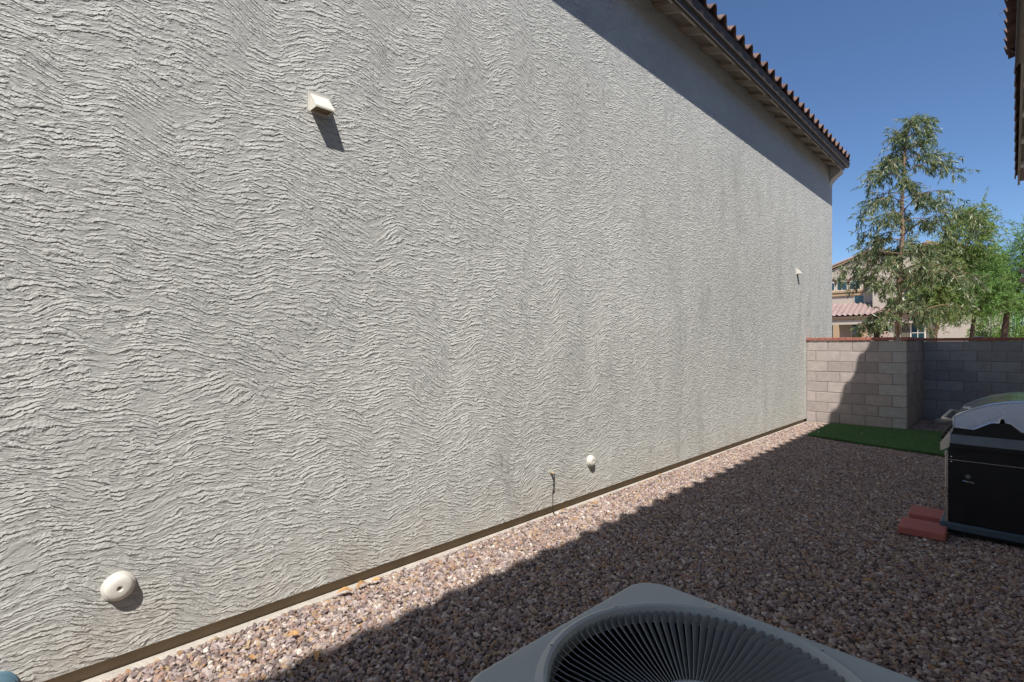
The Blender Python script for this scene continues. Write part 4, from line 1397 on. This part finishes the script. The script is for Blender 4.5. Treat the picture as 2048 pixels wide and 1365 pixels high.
def shrub(name, label, loc, size, n, mat, ll, lw):
    t = thing(name, label, 'shrub', loc)
    st = MB()
    lb = MB()
    lb.sheet = True
    for k in range(max(6, n // 260)):
        x, y = R.uniform(-1, 1) * size[0], R.uniform(-1, 1) * size[1]
        h = size[2] * R.uniform(0.7, 1.05)
        pts = [Vector((x, y, -0.05)), Vector((x + R.uniform(-.1, .1), y, h * 0.5)), Vector((x + R.uniform(-.2, .2), y + R.uniform(-.1, .1), h))]
        st.tube(pts, [0.012, 0.009, 0.004], 4)
        for _ in range(260):
            q = R.random() ** 0.6
            p = pts[0].lerp(pts[1], q * 2) if q < 0.5 else pts[1].lerp(pts[2], q * 2 - 1)
            p = p + Vector((R.uniform(-.28, .28), R.uniform(-.28, .28), R.uniform(-.1, .1))) * (1.1 - 0.6 * q)
            leaf_add(lb, p, Vector((R.uniform(-.7, .7), R.uniform(-.7, .7), R.uniform(0.1, 1))), ll * R.uniform(.6, 1.2), lw, R.uniform(0, 6.28))
    st.build('stem', M['bark_dark'], t)
    lb.build('foliage', mat, t)


shrub('hedge_shrub', 'bright lime green shrub seen just above the rear block wall', (3.05, 27.5, 0), (1.25, 0.6, 2.2), 9000, M['lime'], 0.11, 0.022)
shrub('leafy_shrub', 'mid green tall shrub behind the lime green one', (3.3, 31.0, 0), (1.7, 0.7, 4.6), 20000, M['mesq'], 0.10, 0.02)
shrub('dark_shrub', 'small dark green clipped shrub left of the short thick trunk', (2.2, 25.2, 0), (0.10, 0.10, 1.98), 1700, M['euc'], 0.06, 0.014)
shrub('leafy_shrub', 'mid green shrub between the dark trunk and the lime shrub', (1.9, 33.5, 0), (0.8, 0.6, 2.3), 3600, M['lime'], 0.11, 0.022)


# ------------------------------------------------------------------ garden ornament in front of the far house
GO = thing('garden_ornament', 'round pale openwork disc showing just above the block wall before the dark arch', 'ornament', (-2.0, 33.0, 0))
b = MB()
ry = Matrix.Translation((0, 0, 2.0)) @ Matrix.Rotation(math.radians(90), 4, 'X')
prof = [(0.21, -0.02), (0.25, -0.02), (0.25, 0.02), (0.21, 0.02)]
b.lathe(prof, 24, ry, True)
b.lathe([(0.0, -0.02), (0.08, -0.02), (0.08, 0.02), (0.0, 0.02)], 16, ry)
b.build('ring', M['orn'], GO)
for k in range(6):
    bb = MB().prism([(0.07, -0.035), (0.22, -0.06), (0.22, 0.06), (0.07, 0.035)], 'y', -0.014, 0.014, Matrix.Translation((0, 0, 2.0)) @ Matrix.Rotation(k * math.pi / 3 + 0.3, 4, 'Y'))
    bb.build('spoke', M['orn'], GO)
MB().tube([(0, 0, -0.1), (0, 0, 1.76)], 0.02, 8).build('stake', M['bark_dark'], GO)


# ------------------------------------------------------------------ far house across the way
def far_house():
    Y = 41.0
    t = thing('far_house', 'pinkish tan two storey house with tiled gables and arched windows behind the trees', 'house', (-4.0, Y, 0))
    ox = -4.0
    X = lambda x: x - ox
    # main gable wall
    pk = (X(-3.93), 7.62)
    wall = [(X(-11.5), -0.1), (X(2.6), -0.1), (X(2.6), 5.15), pk, (X(-11.5), 4.75)]
    MB().prism(wall, 'y', 0.0, 8.0).build('wall', M['farwall'], t)
    # front bay with the nearer gable
    q = (X(-1.05), 7.52)
    bay = [(X(-3.75), 3.0), (X(2.3), 3.0), (X(2.3), 6.2), q, (X(-3.75), 6.35)]
    MB().prism(bay, 'y', -1.0, -0.004).build('bay_wall', M['farwall'], t)

    def rake(a, b, y, name='rake_tile'):
        a, b = Vector((a[0], 0, a[1])), Vector((b[0], 0, b[1]))
        d = (b - a)
        n = int(d.length / 0.36)
        ang = math.atan2(d.z, d.x)
        src = None
        for i in range(n):
            p = a + d * ((i + 0.5) / n)
            if src is None:
                pr = [(0.09 * math.cos(math.radians(s)), 0.09 * math.sin(math.radians(s))) for s in range(-20, 201, 22)]
                bb = MB()
                m = len(pr)
                hl = d.length / n / 2
                bb.v = [(-hl, u * 1.12, v * 1.12) for u, v in pr] + [(hl + 0.03, u * 0.92, v * 0.92) for u, v in pr]
                bb.f = [(k, k + 1, m + k + 1, m + k) for k in range(m - 1)] + [tuple(range(m)), tuple(range(m, 2 * m))]
                src = bb.build(name, M['tile_far'], t, True, angle=50)
                src.location, src.rotation_euler = (p.x, y, p.z), (0, -ang, 0)
            else:
                dup(src, t, (p.x, y, p.z + R.uniform(-.01, .01)), (0, -ang, 0))
        nz = Vector((-math.sin(ang), 0, math.cos(ang)))
        c = [a - nz * 0.16, b - nz * 0.16, b - nz * 0.02, a - nz * 0.02]
        MB().prism([(v.x, v.z) for v in c], 'y', y - 0.03, y + 0.03).build('rake_board', M['fartan'], t)
    rake((X(-11.5), 4.98), (pk[0], 7.86), -0.12)
    rake((X(2.8), 5.3), (pk[0], 7.86), -0.12)
    rake((X(-3.95), 6.42), (q[0], 7.75), -1.12)
    rake((X(2.5), 6.4), (q[0], 7.75), -1.12)
    for a, b_, y0, y1 in (((X(-11.5), 4.93), (pk[0], 7.80), -0.1, 8.1), ((X(2.8), 5.25), (pk[0], 7.80), -0.1, 8.1), ((X(-3.95), 6.38), (q[0], 7.70), -1.1, 3.0), ((X(2.5), 6.36), (q[0], 7.70), -1.1, 3.0)):
        MB().prism([(a[0], a[1]), (b_[0], b_[1]), (b_[0], b_[1] + 0.06), (a[0], a[1] + 0.06)], 'y', y0, y1).build('roof', M['tile_far'], t)
    # clay attic vents
    for x, z in ((-3.94, 7.30), (-4.08, 7.08), (-3.78, 7.02)):
        o = MB().lathe([(0.10, 0.0), (0.10, 0.16), (0.07, 0.16), (0.07, 0.02)], 16, Matrix.Rotation(math.radians(90), 4, 'X')).build('clay_vent', M['clay'], t, True, angle=40, loc=(X(x), 0, z))
        MB().lathe([(0.0, 0.0), (0.07, 0.0), (0.07, 0.03), (0.0, 0.03)], 16, Matrix.Rotation(math.radians(90), 4, 'X')).build('vent_hole', M['dark'], o)

    # arched upper windows
    def arch_poly(w, z0, zs, n=10):
        return [(-w, z0)] + [(w, z0)] + [(w * math.cos(math.pi * i / n), zs + w * 0.62 * math.sin(math.pi * i / n)) for i in range(n + 1)]
    for cx in (-6.40, -5.655, -4.90):
        f = MB().prism(arch_poly(0.34, 5.24, 5.72), 'y', -0.05, -0.003).build('window', M['frame'], t, loc=(X(cx), 0, 0))
        MB().prism(arch_poly(0.275, 5.30, 5.70), 'y', -0.056, -0.0505).build('pane', M['glass'], f)
        MB().box((-0.015, -0.066, 5.30), (0.015, -0.0565, 5.84)).build('muntin', M['frame'], f)
        hood = [(0.42 * math.cos(math.pi * i / 12), 5.74 + 0.36 * math.sin(math.pi * i / 12)) for i in range(13)]
        bb = MB()
        bb.tube([(x, -0.06, z) for x, z in hood], 0.045, 6)
        bb.build('arch_moulding', M['farbrown'], f, True)
    MB().cbox((X(-7.6), -0.16, 5.08), (X(-4.35), -0.004, 5.22), 0.02).build('sill', M['fartan'], t)
    MB().cbox((X(-7.5), -0.10, 4.86), (X(-4.45), -0.004, 5.075), 0.02).build('sill_moulding', M['fartan'], t)
    f = MB().box((X(-4.98), -0.04, 4.25), (X(-4.36), -0.003, 5.0)).build('window', M['frame'], t)
    MB().box((X(-4.93), -0.05, 4.30), (X(-4.41), -0.041, 4.84)).build('pane', M['glass'], f)
    f = MB().box((X(-2.2), -1.05, 4.3), (X(-0.2), -1.003, 5.7)).build('window', M['frame'], t)
    MB().box((X(-2.1), -1.06, 4.38), (X(-0.3), -1.051, 5.62)).build('pane', M['glass'], f)
    # porch roof of S tiles: rows joined, real overlaps
    bb = MB()
    bb.sheet = True
    per, rows = 0.31, 7
    top, _ = tile_profile(6, per, 0.075)
    xa, xb = X(-8.4), X(-1.2)
    cols = int((xb - xa) / per)
    for r in range(rows):
        ya, yb = -2.1 + 2.1 * r / rows, -2.1 + 2.1 * min((r + 1.15) / rows, 1)
        za, zb = 3.42 + 0.9 * r / rows + 0.035, 3.42 + 0.9 * min((r + 1.15) / rows, 1)
        o = len(bb.v)
        pr = [(xa + c * per + y, h) for c in range(cols) for y, h in top[:-1]]
        bb.v += [(x, ya, za + h) for x, h in pr] + [(x, yb, zb + h) for x, h in pr] + [(x, ya, za + h - 0.03) for x, h in pr]
        m = len(pr)
        for i in range(m - 1):
            bb.f += [(o + i, o + i + 1, o + m + i + 1, o + m + i), (o + 2 * m + i, o + 2 * m + i + 1, o + i + 1, o + i)]
    tag(bb.build('porch_roof_tiles', M['tile_far'], t, True, angle=50), kind='stuff')
    MB().prism([(-2.05, 3.36), (-0.003, 4.24), (-0.003, 4.15), (-2.05, 3.22)], 'x', xa, xb).build('porch_roof_deck', M['farbrown'], t)
    MB().cbox((xa, -2.08, 3.16), (xb, -2.0, 3.355), 0.01).build('porch_fascia', M['farbrown'], t)
    MB().box((xa, -1.98, 2.84), (xb, -1.7, 3.155)).build('porch_beam', M['farwall'], t)
    for x in (-5.60, -4.10):
        MB().cbox((X(x) - 0.17, -1.99, -0.1), (X(x) + 0.17, -1.69, 2.838), 0.02).build('porch_column', M['fartan'], t)
    # ground floor windows behind the porch
    for x0, x1 in ((-6.9, -5.95), (-5.12, -4.40)):
        f = MB().box((X(x0), -0.06, 1.0), (X(x1), -0.003, 2.95)).build('window', M['frame'], t)
        MB().box((X(x0) + 0.06, -0.075, 1.06), (X(x1) - 0.06, -0.061, 2.89)).build('pane', M['glass'], f)
        MB().box((X(x0) + 0.06, -0.085, 2.28), (X(x1) - 0.06, -0.0755, 2.32)).build('muntin', M['frame'], f)
    # arched entry: wall with an opening in front of a dark porch
    e0, e1 = X(-3.60), X(-2.80)
    MB().prism([(e0, -0.1), (e0, 2.62), (e0 + 0.06, 2.78), (e0 + 0.2, 2.88), (e1 - 0.2, 2.88), (e1 - 0.06, 2.78), (e1, 2.62), (e1, -0.1), (X(-2.25), -0.1), (X(-2.25), 3.15), (X(-3.95), 3.15), (X(-3.95), -0.1)], 'y', -1.685, -1.50).build('entry_arch', M['farwall'], t)
    MB().box((X(-3.95), -0.055, 0), (X(-2.25), -0.003, 3.15)).build('entry_shade_panel', M['fardark'], t)  # dark sheet painting the shade inside the entry recess
    # right hand ground floor: bay wall, window with shutters
    MB().box((X(-2.249), -1.6, -0.1), (X(2.3), -0.003, 2.998)).build('lower_bay_wall', M['farwall'], t)
    f = MB().box((X(-1.74), -1.66, 1.0), (X(-0.98), -1.603, 3.55)).build('window', M['frame'], t)
    MB().box((X(-1.66), -1.675, 1.06), (X(-1.06), -1.661, 3.47)).build('pane', M['glass'], f)
    MB().box((X(-1.385), -1.69, 1.06), (X(-1.345), -1.676, 3.47)).build('muntin', M['trim'], f)
    MB().box((X(-1.66), -1.688, 2.23), (X(-1.06), -1.674, 2.27)).build('muntin', M['trim'], f)
    for x0, x1 in ((-2.16, -1.78), (-0.94, -0.56)):
        f = MB().box((X(x0), -1.65, 0.95), (X(x1), -1.603, 3.55)).build('shutter', M['shutter'], t)
        for k in range(3):
            xx = X(x0) + 0.01 + k * 0.123
            MB().box((xx, -1.665, 0.96), (xx + 0.112, -1.651, 3.54)).build('plank', M['shutter'], f)
        MB().box((X(x0) + 0.004, -1.685, 2.40), (X(x1) - 0.004, -1.666, 2.50)).build('batten', M['farbrown'], f)


far_house()
